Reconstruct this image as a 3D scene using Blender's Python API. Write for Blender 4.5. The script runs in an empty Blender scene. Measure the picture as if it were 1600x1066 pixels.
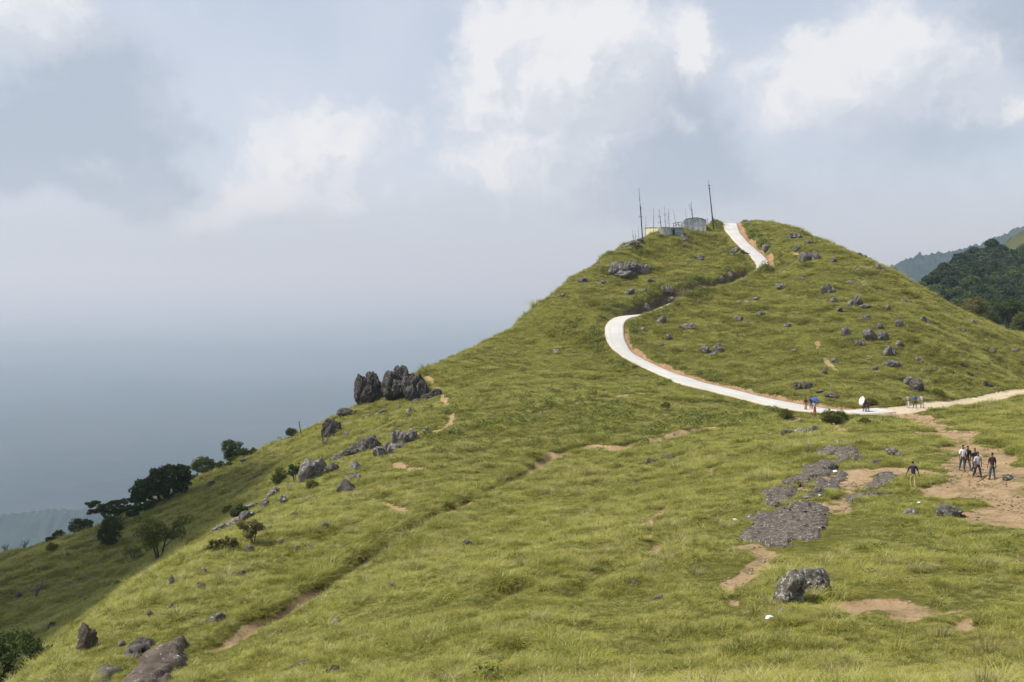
import bpy, bmesh, math, random
import numpy as np
from mathutils import Vector, Matrix, noise as mn, Quaternion
R = math.radians
scn = bpy.context.scene
COL = scn.collection
rng = np.random.default_rng(7)

# ---------------------------------------------------------------- camera, sky, sun, exposure
F = 1634.0                                   # focal length in photograph pixels (1600 wide)
PITCH = math.atan(103/F)
cam = bpy.data.cameras.new('camera'); camo = bpy.data.objects.new('camera', cam); COL.objects.link(camo)
cam.sensor_width = 36; cam.lens = F/1600*36; cam.clip_start = 0.5; cam.clip_end = 120000
camo.location = (0, 0, 0); camo.rotation_euler = (math.pi/2 - PITCH, 0, 0)
scn.camera = camo
SUN_DIR = Vector((-1.0, -0.12, 1.28)).normalized()     # towards the sun
SUN_EL = math.asin(SUN_DIR.z)
SUN_AZ = math.atan2(SUN_DIR.x, SUN_DIR.y)             # clockwise from +Y
sun = bpy.data.lights.new('sun', 'SUN'); suno = bpy.data.objects.new('sun', sun); COL.objects.link(suno)
sun.energy = 4.6; sun.angle = R(0.55); sun.color = (1.0, 0.95, 0.86)
suno.rotation_euler = SUN_DIR.to_track_quat('Z', 'Y').to_euler()
suno.location = (0, 0, 300)
vs = scn.view_settings
vs.view_transform = 'Standard'; vs.look = 'None'; vs.exposure = 0.25; vs.gamma = 1.0; vs.use_curve_mapping = False
scn.cycles.max_bounces = 6; scn.cycles.diffuse_bounces = 2; scn.cycles.transparent_max_bounces = 8
scn.cycles.volume_bounces = 1
scn.cycles.use_denoising = True

class NT:                                             # a small node-tree helper
    def __init__(s, tree): s.t = tree; tree.nodes.clear()
    def n(s, typ, **kw):
        nd = s.t.nodes.new(typ)
        for k, v in kw.items(): setattr(nd, k, v)
        return nd
    def link(s, a, b): s.t.links.new(a, b)
    def put(s, sock, v):
        if isinstance(v, bpy.types.NodeSocket): s.t.links.new(v, sock)
        elif v is not None: sock.default_value = v
    def math(s, op, a, b=None, c=None, clamp=False):
        nd = s.n('ShaderNodeMath', operation=op, use_clamp=clamp)
        for i, v in enumerate((a, b, c)): s.put(nd.inputs[i], v)
        return nd.outputs[0]
    def vmath(s, op, a, b=None, out=0):
        nd = s.n('ShaderNodeVectorMath', operation=op)
        s.put(nd.inputs[0], a); s.put(nd.inputs[1], b)
        return nd.outputs[out]
    def mix(s, f, a, b, blend='MIX'):
        nd = s.n('ShaderNodeMix', data_type='RGBA', blend_type=blend)
        s.put(nd.inputs[0], f)
        for i, v in ((6, a), (7, b)):
            if isinstance(v, tuple) and len(v) == 3: v = v + (1,)
            s.put(nd.inputs[i], v)
        return nd.outputs[2]
    def noise(s, vec, scale, detail=4, rough=0.5, out=0, dist=0.0):
        nd = s.n('ShaderNodeTexNoise'); s.put(nd.inputs['Vector'], vec)
        nd.inputs['Scale'].default_value = scale; nd.inputs['Detail'].default_value = detail
        nd.inputs['Roughness'].default_value = rough; nd.inputs['Distortion'].default_value = dist
        return nd.outputs[out]
    def ss(s, v, lo, hi, a=0.0, b=1.0):
        nd = s.n('ShaderNodeMapRange', interpolation_type='SMOOTHSTEP')
        s.put(nd.inputs[0], v); nd.inputs[1].default_value = lo; nd.inputs[2].default_value = hi
        nd.inputs[3].default_value = a; nd.inputs[4].default_value = b
        return nd.outputs[0]
    def comb(s, x, y, z):
        nd = s.n('ShaderNodeCombineXYZ')
        for i, v in enumerate((x, y, z)): s.put(nd.inputs[i], v)
        return nd.outputs[0]

def build_world():
    w = bpy.data.worlds.new('World'); scn.world = w; w.use_nodes = True
    N = NT(w.node_tree)
    tc = N.n('ShaderNodeTexCoord').outputs['Generated']
    sep = N.n('ShaderNodeSeparateXYZ'); N.link(tc, sep.inputs[0])
    u = N.math('ARCTAN2', sep.outputs[0], sep.outputs[1])
    v = N.math('ARCSINE', sep.outputs[2])
    p = N.comb(u, v, 0.0)
    sky = N.n('ShaderNodeTexSky', sky_type='NISHITA'); sky.sun_disc = False
    sky.sun_elevation = SUN_EL; sky.sun_rotation = SUN_AZ % (2*math.pi)
    sky.altitude = 1000; sky.dust_density = 2.0; sky.air_density = 1.0
    # domain warp, so cloud edges billow
    w1 = N.vmath('SUBTRACT', N.noise(p, 9, 5, 0.6, out=1), (0.5, 0.5, 0.5))
    w2 = N.vmath('SUBTRACT', N.noise(p, 34, 5, 0.6, out=1), (0.5, 0.5, 0.5))
    warp = N.vmath('ADD', N.vmath('MULTIPLY', w1, (.13, .10, 0)), N.vmath('MULTIPLY', w2, (.045, .04, 0)))
    pw = N.vmath('ADD', p, warp)
    def blob(px, py, rx, ry, pos, amp=1.0):
        c = ((px-800)/F, (430-py)/F, 0.0)
        dv = N.vmath('MULTIPLY', N.vmath('SUBTRACT', pos, c), (F/rx, F/ry, 0))
        l = N.vmath('LENGTH', dv, out=1)
        return N.math('MULTIPLY', N.math('EXPONENT', N.math('MULTIPLY', N.math('MULTIPLY', l, l), -1.0)), amp)
    def total(bl, pos):
        acc = None
        for b in bl:
            s_ = blob(*b[:4], pos, b[4]); acc = s_ if acc is None else N.math('ADD', acc, s_)
        return acc
    bright = [(40, 60, 130, 90, 1.1), (-25, 200, 50, 50, .9), (490, 265, 140, 95, .85), (400, 335, 150, 34, .6),
              (850, 150, 150, 130, 1.15), (960, 60, 120, 90, .8), (830, 280, 150, 70, .5), (760, 90, 50, 60, .5),
              (1085, 85, 32, 45, 1.0), (1045, 208, 40, 22, .3), (1350, 130, 170, 80, 1.0), (1270, 190, 120, 60, .5), (1550, 210, 90, 35, .7),
              (200, 262, 80, 36, .33), (250, 60, 200, 60, .25)]
    dark = [(180, 150, 130, 120, .9), (60, 250, 200, 70, 1.0), (230, 290, 60, 40, .8), (1030, 200, 120, 110, 1.0),
            (960, 290, 160, 50, .7), (1560, 70, 120, 90, .9), (1440, 230, 160, 60, .5), (900, 190, 30, 40, .5), (1260, 330, 300, 90, .35)]
    B = total(bright, pw); D = total(dark, pw)
    fine = N.noise(N.vmath('ADD', pw, (3.1, .7, 0)), 26, 9, 0.6)
    Bs = N.math('ADD', B, N.math('MULTIPLY', N.math('SUBTRACT', fine, .5), .80))
    po = N.vmath('ADD', pw, (-.016, .020, 0)); fo = N.noise(N.vmath('ADD', po, (3.1, .7, 0)), 26, 9, 0.6)
    Bo = N.math('ADD', total(bright, po), N.math('MULTIPLY', N.math('SUBTRACT', fo, .5), .80))
    lit = N.math('SUBTRACT', Bs, Bo)                    # thinner towards the sun: lit flank; thicker: shaded
    Bm = N.ss(Bs, .20, .85)
    Dm = N.ss(N.math('ADD', D, N.math('MULTIPLY', N.math('SUBTRACT', fine, .5), .45)), .15, .85)
    veil = N.ss(N.noise(p, 5, 4, .5), .35, .7, .7, .95)
    skyc = N.vmath('MULTIPLY', sky.outputs[0], (0.100, 0.100, 0.100))
    c = N.mix(veil, skyc, (0.565, 0.61, 0.70))
    c = N.mix(N.math('MULTIPLY', Dm, .92), c, (0.385, 0.44, 0.53))
    relief = N.ss(N.noise(N.vmath('ADD', pw, (1.3, 2.2, 0)), 30, 5, .55), .35, .68)
    cb = N.mix(relief, (0.60, 0.625, 0.68), (0.67, 0.69, 0.73)); cb = N.mix(N.ss(lit, -.06, .26), cb, (.755, .76, .775)); cb = N.mix(N.ss(lit, -.05, -.30), cb, (.55, .585, .645))
    c = N.mix(N.math('MULTIPLY', Bm, .85), c, cb)
    # towards and under the horizon the air is one pale grey-blue
    c = N.mix(N.ss(v, -.01, 0.11, 1.0, 0.0), c, (0.49, 0.515, 0.562))
    c = N.mix(N.ss(v, -0.12, -0.05, 1.0, 0.0), c, (0.20, 0.24, 0.28))
    bg = N.n('ShaderNodeBackground'); N.link(c, bg.inputs[0]); bg.inputs[1].default_value = 1.0
    out = N.n('ShaderNodeOutputWorld'); N.link(bg.outputs[0], out.inputs[0])
build_world()

# ---------------------------------------------------------------- helpers
def tag(o, label=None, cat=None, group=None, kind=None):
    if label: o['label'] = label
    if cat: o['category'] = cat
    if group: o['group'] = group
    if kind: o['kind'] = kind
    return o
def mesh_obj(name, verts, faces, mat=None, parent=None, smooth=False):
    me = bpy.data.meshes.new(name); me.from_pydata([tuple(v) for v in verts], [], [tuple(f) for f in faces])
    if mat: me.materials.append(mat)
    if smooth: me.polygons.foreach_set('use_smooth', [True]*len(me.polygons))
    me.update()
    o = bpy.data.objects.new(name, me); COL.objects.link(o)
    if parent: o.parent = parent
    return o
def fast_mesh(name, V, Q, mat=None, smooth=False, link=True):
    """numpy arrays: V (n,3), Q (m,k) faces all of k corners"""
    me = bpy.data.meshes.new(name); k = Q.shape[1]
    me.vertices.add(len(V)); me.vertices.foreach_set('co', np.asarray(V, np.float32).ravel())
    me.loops.add(Q.size); me.loops.foreach_set('vertex_index', Q.astype(np.int32).ravel())
    me.polygons.add(len(Q)); me.polygons.foreach_set('loop_start', np.arange(0, Q.size, k, dtype=np.int32))
    me.polygons.foreach_set('loop_total', np.full(len(Q), k, np.int32))
    if smooth: me.polygons.foreach_set('use_smooth', np.ones(len(Q), bool))
    if mat: me.materials.append(mat)
    me.update(calc_edges=True); me.validate()
    o = bpy.data.objects.new(name, me)
    if link: COL.objects.link(o)
    return o
def empty(name, loc, rz=0):
    o = bpy.data.objects.new(name, None); COL.objects.link(o); o.location = loc; o.rotation_euler = (0, 0, rz)
    o.empty_display_size = .3
    return o
class MB:
    def __init__(s): s.v = []; s.f = []
    def add(s, V, Fs):
        n = len(s.v); s.v += [tuple(x) for x in V]; s.f += [tuple(i+n for i in f) for f in Fs]
    def box(s, c, sz, rot=None):
        V = [Vector((x*sz[0]/2, y*sz[1]/2, z*sz[2]/2)) for x in (-1, 1) for y in (-1, 1) for z in (-1, 1)]
        if rot: V = [rot @ q for q in V]
        V = [q + Vector(c) for q in V]
        s.add(V, [(0, 1, 3, 2), (4, 6, 7, 5), (0, 4, 5, 1), (2, 3, 7, 6), (0, 2, 6, 4), (1, 5, 7, 3)])
    def tube(s, pts, rad, n=8, cap=True):
        """swept tube through pts, rad one number or one per point"""
        pts = [Vector(p) for p in pts]
        if not hasattr(rad, '__len__'): rad = [rad]*len(pts)
        V = []
        for i, p in enumerate(pts):
            d = (pts[min(i+1, len(pts)-1)] - pts[max(i-1, 0)]).normalized()
            a = d.orthogonal().normalized() if i == 0 else (A - d*A.dot(d)).normalized()
            A = a; b = d.cross(a)
            V += [p + (a*math.cos(t) + b*math.sin(t))*rad[i] for t in [2*math.pi*k/n for k in range(n)]]
        Fs = [(i*n+k, i*n+(k+1) % n, (i+1)*n+(k+1) % n, (i+1)*n+k) for i in range(len(pts)-1) for k in range(n)]
        if cap: Fs += [tuple(range(n-1, -1, -1)), tuple((len(pts)-1)*n+k for k in range(n))]
        s.add(V, Fs)
    def build(s, name, mat, parent=None, smooth=False): return mesh_obj(name, s.v, s.f, mat, parent, smooth)
MATS = {}
def newmat(name):
    m = bpy.data.materials.new(name); m.use_nodes = True; MATS[name] = m
    return m, NT(m.node_tree)
def finish(N, col, rough=.8, bump=None, bstr=.3, bdist=.05, metal=0.0, spec=0.3):
    b = N.n('ShaderNodeBsdfPrincipled'); N.put(b.inputs['Base Color'], col + (1,) if isinstance(col, tuple) and len(col) == 3 else col)
    N.put(b.inputs['Roughness'], rough); b.inputs['Metallic'].default_value = metal
    b.inputs['Specular IOR Level'].default_value = spec
    if bump is not None:
        bp = N.n('ShaderNodeBump'); bp.inputs['Strength'].default_value = bstr; bp.inputs['Distance'].default_value = bdist
        N.link(bump, bp.inputs['Height']); N.link(bp.outputs[0], b.inputs['Normal'])
    o = N.n('ShaderNodeOutputMaterial'); N.link(b.outputs[0], o.inputs[0])
    return b
def simple(name, col, rough=.8, var=.12, scale=8, metal=0.0):
    """one colour with wear: a slow and a fine noise, object space"""
    m, N = newmat(name)
    tc = N.n('ShaderNodeTexCoord').outputs['Object']
    n1 = N.noise(tc, scale, 5, .6); n2 = N.noise(tc, scale*.2, 3, .5)
    f = N.math('ADD', N.math('MULTIPLY', n1, .6), N.math('MULTIPLY', n2, .4))
    a = tuple(max(0, x*(1-var*2)) for x in col); b = tuple(min(1, x*(1+var*2)) for x in col)
    finish(N, N.mix(N.ss(f, .3, .7), a, b), rough, n1, .15, .01, metal)
    return m
def position(N): return N.n('ShaderNodeNewGeometry').outputs['Position']

# ---------------------------------------------------------------- the shape of the land
cp_, sp_ = math.cos(PITCH), math.sin(PITCH)
def ray(px, py):
    a = (px-800)/F; b = -(py-533)/F
    return np.array([a, cp_+b*sp_, -sp_+b*cp_])
def unproj(px, py, d):
    r = ray(px, py); return r*(d/r[1])
def proj(x, y, z):
    c = y*cp_-z*sp_; u = y*sp_+z*cp_
    return 800+F*x/c, 533-F*u/c
# surveyed points: a direction of sight and a distance in metres
CP = [ # px,py,depth  : near field
(1600,1066,25),(1400,1066,25.5),(1200,1066,27),(1000,1066,29),(800,1066,31),(600,1066,34),(340,1066,41),(180,1066,44),(60,1060,46),
(1600,930,35),(1400,930,36),(1240,930,38),(1000,930,43),(800,900,48),(600,1000,41),(500,900,62),(340,1005,48),(600,850,68),(700,800,78),(810,745,92),
(1600,800,51),(1428,760,62),(1525,748,64),(1215,830,51),(1215,770,62),(1320,700,80),(1000,800,70),(1000,720,95),
(1500,690,82),(1600,700,78),(1600,645,108),(1450,657,116),(1230,677,100),(1100,670,114),(860,712,104),(940,700,106),
# road
(945,525,167),(950,500,171),(1005,487,176),(965,545,163),(1010,572,156),(1080,598,146),(1180,628,135),(1260,642,128),(1340,645,124.5),(1428,636,128),(1500,625,138),(1600,608,158),
(1190,412,197),(1170,385,207),(1143,353,222),(1148,360,218),
(1050,452,185),(1120,432,190),
# hill front
(1340,610,136),(1200,590,146),(1500,600,146),(1100,540,160),(1300,520,160),(1450,520,158),(1200,460,180),(1350,440,180),(1300,400,190),(1560,575,155),
(1050,420,196),(950,440,190),(1000,400,204),(1100,385,210),(1085,362,216),
# silhouettes
(985,380,206),(1030,362,214),(1120,350,224),(1160,347,226),(1200,350,218),(1250,364,208),(1320,388,198),(1400,425,188),(1450,462,182),(1500,498,175),(1545,521,172),
(935,410,202),(880,450,194),(820,495,182),(760,534,174),(700,562,166),(660,580,158),
(900,620,134),(1000,640,126),(800,560,162),(850,520,172),(700,640,130),(760,620,136),(680,690,114),
(620,722,104),(560,700,122),(600,640,146),(560,640,148),(520,660,146),(455,683,152),(400,705,157),(330,748,160),(270,775,160),(210,800,160),(120,843,153),(0,866,146),
(450,720,134),(300,800,130),(380,745,140),(480,750,112),(400,785,104),(340,845,88),(230,850,122),(245,877,108),(100,900,118),(100,960,103),(0,1000,98),(0,920,120),
(70,1052,47),(150,965,57),(235,900,68),(300,862,81),
(1570,520,200),(1600,520,205),(1600,560,165)]
WP = [ # world
(0,0,-1.6),(20,0,-1.6),(-20,0,-6),(0,12,-5),(20,12,-4.5),(-20,20,-13),(40,20,-7),(60,50,-9),(70,90,-11),(90,140,-13),(-38,45,-32),(-34,62,-31),(-60,60,-46),(-60,90,-42),(-90,110,-52),(-80,60,-58),(-95,150,-47),(-60,30,-44),
(-90,175,-62),(-60,182,-52),(-38,178,-44),(-22,176,-38),(-6,190,-34),(8,205,-24),(18,222,-14),(30,240,-8),(45,255,-4),(62,255,-4),(80,225,-6),(75,205,-4),
(90,185,-10.5),(110,200,-12),(110,170,-13),(120,230,-20),(90,250,-22),(50,285,-28),(10,250,-45),(-30,230,-70),(-80,220,-95),(0,290,-70),(100,290,-35),(130,130,-12),(130,60,-8),(130,290,-25),(-110,290,-150),(-110,100,-62),(-110,0,-60),(130,0,-4)]

def tps_fit(P, S=50.0, lam=1e-4):
    xy = P[:, :2]/S; n = len(P)
    r = np.hypot(xy[:, None, 0]-xy[None, :, 0], xy[:, None, 1]-xy[None, :, 1])
    K = r*r*np.log(r+1e-12)+lam*np.eye(n)
    A = np.zeros((n+3, n+3)); A[:n, :n] = K; A[:n, n] = 1; A[:n, n+1:] = xy; A[n:, :n] = A[:n, n:].T
    return np.linalg.solve(A, np.r_[P[:, 2], 0, 0, 0]), xy, S
def tps_eval(fit, x, y):
    C, XY, S = fit; x = np.asarray(x, float); sh = x.shape
    x = x.ravel()/S; y = np.asarray(y, float).ravel()/S; out = np.empty(x.size); n = len(XY)
    for i in range(0, x.size, 20000):
        a = x[i:i+20000]; b = y[i:i+20000]
        r2 = (a[:, None]-XY[:, 0])**2+(b[:, None]-XY[:, 1])**2
        out[i:i+20000] = (0.5*r2*np.log(r2+1e-12))@C[:n]+C[n]+C[n+1]*a+C[n+2]*b
    return out.reshape(sh)
P = np.array([unproj(*c) for c in CP]+[np.array(w, float) for w in WP])
FIT = tps_fit(P)
_perm = np.random.default_rng(3).random((256, 256))
def vnoise(x, y):
    xi = np.floor(x).astype(int); yi = np.floor(y).astype(int); fx = x-xi; fy = y-yi
    fx = fx*fx*fx*(fx*(fx*6-15)+10); fy = fy*fy*fy*(fy*(fy*6-15)+10)
    g = lambda i, j: _perm[(xi+i) % 256, (yi+j) % 256]
    return (g(0, 0)*(1-fx)+g(1, 0)*fx)*(1-fy)+(g(0, 1)*(1-fx)+g(1, 1)*fx)*fy-.5
def fbm(x, y, sc, oct=4, rough=.5):
    x = np.asarray(x, float)/sc; y = np.asarray(y, float)/sc; s = 0; a = 1.0
    for o in range(oct):
        s = s+a*vnoise(x+17.3*o, y-9.1*o); x, y = (x*1.6-y*1.2), (x*1.2+y*1.6); a *= rough
    return s
X0, X1, Y0, Y1, ST = -112.0, 132.0, -10.0, 290.0, 0.4
gx = np.arange(X0, X1+.01, ST); gy = np.arange(Y0, Y1+.01, ST)
GX, GY = np.meshgrid(gx, gy, indexing='ij')
cgx = np.arange(X0, X1+2, 1.6); cgy = np.arange(Y0, Y1+2, 1.6)      # evaluate coarsely, then interpolate smoothly
CG = tps_eval(FIT, *np.meshgrid(cgx, cgy, indexing='ij'))
def bil(G, x0, y0, st, x, y):
    fx = np.clip((np.asarray(x, float)-x0)/st, 0, G.shape[0]-1.001); fy = np.clip((np.asarray(y, float)-y0)/st, 0, G.shape[1]-1.001)
    i = fx.astype(int); j = fy.astype(int); fx = fx-i; fy = fy-j
    return (G[i, j]*(1-fx)+G[i+1, j]*fx)*(1-fy)+(G[i, j+1]*(1-fx)+G[i+1, j+1]*fx)*fy
def cubic(G, x0, y0, st, x, y):
    fx = np.clip((x-x0)/st, 1, G.shape[0]-3.001); fy = np.clip((y-y0)/st, 1, G.shape[1]-3.001)
    i = fx.astype(int); j = fy.astype(int); fx = fx-i; fy = fy-j
    def w(t): return (-.5*t+t*t-.5*t**3, 1-2.5*t*t+1.5*t**3, .5*t+2*t*t-1.5*t**3, -.5*t*t+.5*t**3)
    wx, wy = w(fx), w(fy); s = 0
    for a in range(4):
        for b in range(4): s = s+wx[a]*wy[b]*G[i+a-1, j+b-1]
    return s
H = cubic(CG, X0, Y0, 1.6, GX, GY)
HBASE = H.copy()
grid = [HBASE]
def ground(x, y): return bil(grid[0], X0, Y0, ST, x, y)
_ds = np.exp(np.linspace(math.log(14), math.log(284), 6000))
def hit(px, py):
    """where the line of sight through this point of the photograph first meets the ground"""
    r = ray(px, py); k = _ds/r[1]
    x = r[0]*k; z = r[2]*k; g = ground(x, _ds)
    w = np.nonzero(g > z)[0]
    if len(w) and w[0] > 0:
        i = w[0]
    else:
        X, Y = proj(x, _ds, g); i = int(np.argmin(np.abs(Y-py)+np.where(_ds < 90, 40, 0))) if not len(w) else 0
    return np.array([x[i], _ds[i], g[i]])
def resample(pts, n):
    pts = np.array(pts, float); s = np.r_[0, np.cumsum(np.hypot(*np.diff(pts[:, :2], axis=0).T))]
    t = np.linspace(0, s[-1], n); return np.stack([np.interp(t, s, pts[:, k]) for k in range(pts.shape[1])], 1)
def smooth(a, it):
    for _ in range(it):
        b = a.copy(); b[1:-1] = (a[:-2]+2*a[1:-1]+a[2:])/4; a = b
    return a
# concrete road: its two edges as seen, from the junction up to the first bend, then hidden, then up to the crest
outer = [(1385, 646), (1345, 649), (1320, 649), (1290, 648), (1245, 645), (1215, 640), (1180, 632), (1145, 623), (1110, 614), (1080, 608), (1055, 601), (1030, 589), (1000, 573), (978, 562), (958, 549), (949, 538), (946, 525), (946, 507), (953, 496), (972, 489), (1001, 486)]
inner = [(1385, 637), (1350, 640), (1320, 640), (1290, 637), (1250, 629), (1200, 619), (1150, 607), (1100, 595), (1060, 583), (1020, 569), (995, 556), (981, 544), (974, 530), (974, 512), (979, 502), (990, 494), (1004, 488)]
eo = resample([hit(*q) for q in outer], 140); ei = resample([hit(*q) for q in inner], 140)
low_mid = (eo+ei)/2; low_w = np.hypot(*(eo-ei)[:, :2].T)/2
low_w = np.maximum(low_w, 1.45)
upl = resample([hit(*q) for q in [(1183, 416), (1177, 403), (1171, 397), (1160, 388), (1152, 381), (1143, 372), (1134, 363), (1131, 355)]], 50)
upr = resample([hit(*q) for q in [(1212, 409), (1195, 398), (1177, 385), (1165, 373), (1156, 361), (1152, 353)]], 50)
up_mid = (upl+upr)/2; up_w = np.hypot(*(upl-upr)[:, :2].T)/2
hid = [hit(1025, 477), hit(1050, 463), hit(1080, 454), hit(1110, 446), hit(1140, 436), hit(1168, 424)]
A0, B0 = low_mid[-1], up_mid[0]
mid = np.concatenate([low_mid, np.array(hid), up_mid, np.array([[up_mid[-1][0]+1.5, up_mid[-1][1]+8, up_mid[-1][2]-.1], [up_mid[-1][0]+4, up_mid[-1][1]+20, up_mid[-1][2]-2.5]])])
ww = np.concatenate([low_w, np.full(len(hid), 1.6), np.clip(up_w, 1.4, 1.75), [1.6, 1.6]])
drop = np.concatenate([np.linspace(0, 0, 126), np.linspace(0, .7, 14), np.full(len(hid), 1.5), np.r_[np.linspace(.9, .25, 12), np.linspace(.25, .1, 38)], [0, 0]])
RD = resample(np.c_[mid, ww, drop], 420)
RD[:, 0] = smooth(RD[:, 0], 14); RD[:, 1] = smooth(RD[:, 1], 14)
RD[:, 2] = smooth(ground(RD[:, 0], RD[:, 1]), 60); RD[:, 3] = smooth(RD[:, 3], 20); RD[:, 2] -= smooth(RD[:, 4], 20)
# sandy track that carries on from the junction to the right
tu = [(1360, 639), (1400, 637), (1440, 632), (1500, 624), (1560, 614), (1602, 606)]; tl = [(1360, 648), (1400, 646), (1440, 639), (1500, 630), (1560, 619), (1602, 611)]
a_ = resample([hit(*q) for q in tu], 90); b_ = resample([hit(*q) for q in tl], 90)
TR = np.c_[(a_+b_)/2, np.hypot(*(a_-b_)[:, :2].T)/2, np.linspace(0, .3, 90)]
TR = np.concatenate([TR, TR[-1:]+np.array([[10, 3, .0, 0, 0]]), TR[-1:]+np.array([[26, 4, .0, 0, 0]])]); TR = resample(TR, 130)
TR[:, 3] = np.clip(TR[:, 3], 1.2, 2.6)
TR[:, 2] = smooth(ground(TR[:, 0], TR[:, 1]), 30)-TR[:, 4]
def nearest(line, x, y, maxd):
    """distance to a polyline (dense points) and the index of its nearest point; inf when beyond maxd"""
    d = np.full(x.shape, np.inf); idx = np.zeros(x.shape, int)
    L = line[:, :2]; cs = 16
    for i in range(0, len(L), cs):
        seg = L[i:i+cs]; lo = seg.min(0)-maxd; hi = seg.max(0)+maxd
        m = np.nonzero((x > lo[0]) & (x < hi[0]) & (y > lo[1]) & (y < hi[1]))
        if not len(m[0]): continue
        dd = np.hypot(x[m][:, None]-seg[:, 0], y[m][:, None]-seg[:, 1]); k = dd.argmin(1); dm = dd[np.arange(len(k)), k]
        b = dm < d[m]; sel = tuple(q[b] for q in m); d[sel] = dm[b]; idx[sel] = k[b]+i
    return d, idx
# rolling, tussocky ground
slope = np.hypot(*np.gradient(H, ST))
det = .75*fbm(GX, GY, 24, 2)+.20*fbm(GX, GY, 7, 3)+.28*fbm(GX, GY, 1.8, 3)
terr = fbm(GX, GY, 14, 2)*1.6
tphase = H/0.95+terr
tr_ = np.abs((tphase % 1.0)-.5)*2
step = (np.clip(tr_, .25, .75)-.5)*.34*np.clip((slope-.12)/.25, 0, 1)*np.clip(.6+1.4*fbm(GX, GY, 18, 2), 0, 1.2)
near_ = np.clip((GY-12)/20, .3, 1)
H = H+(det*.75+step)*near_
# narrow trails: (pixel polyline, half width m, depth m)
TRAILS = [([(345, 1003), (420, 962), (500, 917), (560, 884), (640, 832), (700, 797), (760, 762), (810, 744), (860, 712)], .48, .52),
          ([(860, 712), (900, 701), (965, 700), (1030, 686), (1100, 672), (1165, 667)], .85, .28),
          ([(570, 775), (600, 785), (624, 795), (634, 815)], .26, .1), ([(612, 722), (640, 727), (658, 733), (640, 735)], .35, .1),
          ([(665, 585), (690, 612), (698, 632), (706, 655), (700, 668), (680, 678), (650, 676)], .24, .08),
          ([(1087, 769), (1055, 774), (1044, 792), (1012, 817), (1014, 835), (1030, 849), (1022, 868)], .28, .15), ([(1112, 733), (1108, 745)], .2, .1),
          ([(1199, 860), (1182, 883), (1153, 904), (1137, 924), (1149, 949)], .26, .15),
          ([(1235, 654), (1270, 657), (1300, 663), (1315, 680)], .7, .05), ([(1279, 518), (1278, 545), (1292, 565), (1305, 580)], .05, .1),
          ([(800, 868), (880, 820), (960, 770), (1050, 720)], .0, .24), ([(560, 790), (640, 762), (720, 745)], .0, .24), ([(900, 940), (980, 875), (1070, 830), (1130, 805)], .0, .24),
          ([(440, 880), (520, 838), (600, 800)], .0, .24), ([(700, 1000), (780, 940), (850, 910)], .0, .26), ([(820, 650), (930, 622), (1000, 612), (1045, 606)], .2, .2)]
trd = np.full(H.shape, 9.0); dirt = np.zeros_like(H); red = np.zeros_like(H)
TRL = []
for pts, hw, dep in TRAILS:
    L = resample([hit(*q) for q in resample(pts, 30)], 160); TRL.append(L)
    d, _ = nearest(L, GX, GY, 2.5)
    wob = fbm(GX, GY, 3.0, 2); trd = np.minimum(trd, np.where(np.isfinite(d), d-(hw if hw else -.05), 9))
    H = H-dep*np.exp(-(np.clip(d, 0, 9)/(.62 if hw > .3 else .5))**2)*np.clip(1+wob*(.5 if hw > .3 else 1.2), .2, 1.6)
    if hw > .3 or hw == 0:                                   # a raised lip on the downhill side
        d2, k2 = nearest(L, GX, GY, 3.0); tt = np.gradient(L[:, :2], axis=0); tt /= np.hypot(*tt.T)[:, None]
        s2 = (GX-L[k2, 0])*-tt[k2, 1]+(GY-L[k2, 1])*tt[k2, 0]
        H = H+np.where(np.isfinite(d2) & (s2 > 0), (.18 if hw else .10)*np.exp(-((s2-1.15)/.5)**2), 0)
    if hw > 0: dirt = np.maximum(dirt, np.clip((hw-d)/.3+.62+wob*2.6+fbm(GX, GY, .9, 2)*1.2, 0, 1)*.9)
# trodden ground: (px, py, radius m)
TROD = [[(1395, 646, 1.4), (1440, 650, 1.6), (1460, 668, 2.2), (1492, 686, 2.4), (1520, 706, 2.0), (1528, 732, 1.9), (1520, 758, 2.6), (1550, 784, 2.4), (1610, 800, 2.8)],
        [(1500, 750, 1.4), (1450, 744, 1.2), (1400, 738, 1.1), (1360, 746, 1.5), (1325, 762, 1.3), (1298, 790, .9), (1290, 812, .5)],
        [(1330, 868, .4), (1362, 886, .6), (1400, 902, .35), (1480, 906, .4), (1560, 880, .7), (1610, 850, .8)],
        [(1272, 940, .45), (1310, 936, .7), (1345, 932, .65), (1400, 928, .3), (1480, 946, .8), (1515, 960, 1.0), (1505, 985, .6)],
        [(1225, 657, 1.0), (1255, 652, .8)], [(708, 965, .15), (712, 962, .15)], [(826, 1010, .15), (832, 1006, .15)], [(1085, 1000, .15), (1100, 996, .15)],
        [(1262, 400, .2), (1240, 395, .3)]]
for pts in TROD:
    L = resample([np.r_[hit(a, b), r_] for a, b, r_ in pts], 90)
    d, k = nearest(L, GX, GY, 6.5)
    rr = L[k, 3]
    e = rr-d+fbm(GX, GY, 5, 4, .6)*2.2*np.sqrt(rr)
    e = e+fbm(GX, GY, 1.1, 3, .6)*.9; dirt = np.maximum(dirt, np.clip(e/1.1+.2, 0, 1)*np.clip(1.15+fbm(GX, GY, 2.4, 4, .65)*1.5, .25, 1))
    H = np.where(e > 0, H-np.clip(e*.2, 0, .12), H)
for cx_, cy_, rd_ in ((1180, 850, .9), (1225, 815, 1.3), (1262, 835, .7), (1235, 765, 1.1), (1285, 735, 1.3), (1325, 712, 1.1), (1300, 752, 2.2), (1330, 742, 1.6), (1240, 795, 1.2), (1275, 812, .9)):
    q = hit(cx_, cy_); e = rd_-np.hypot(GX-q[0], GY-q[1])+fbm(GX, GY, 2.2, 4, .65)*3; dirt = np.maximum(dirt, np.clip(e/1.2, 0, .8))
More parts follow.
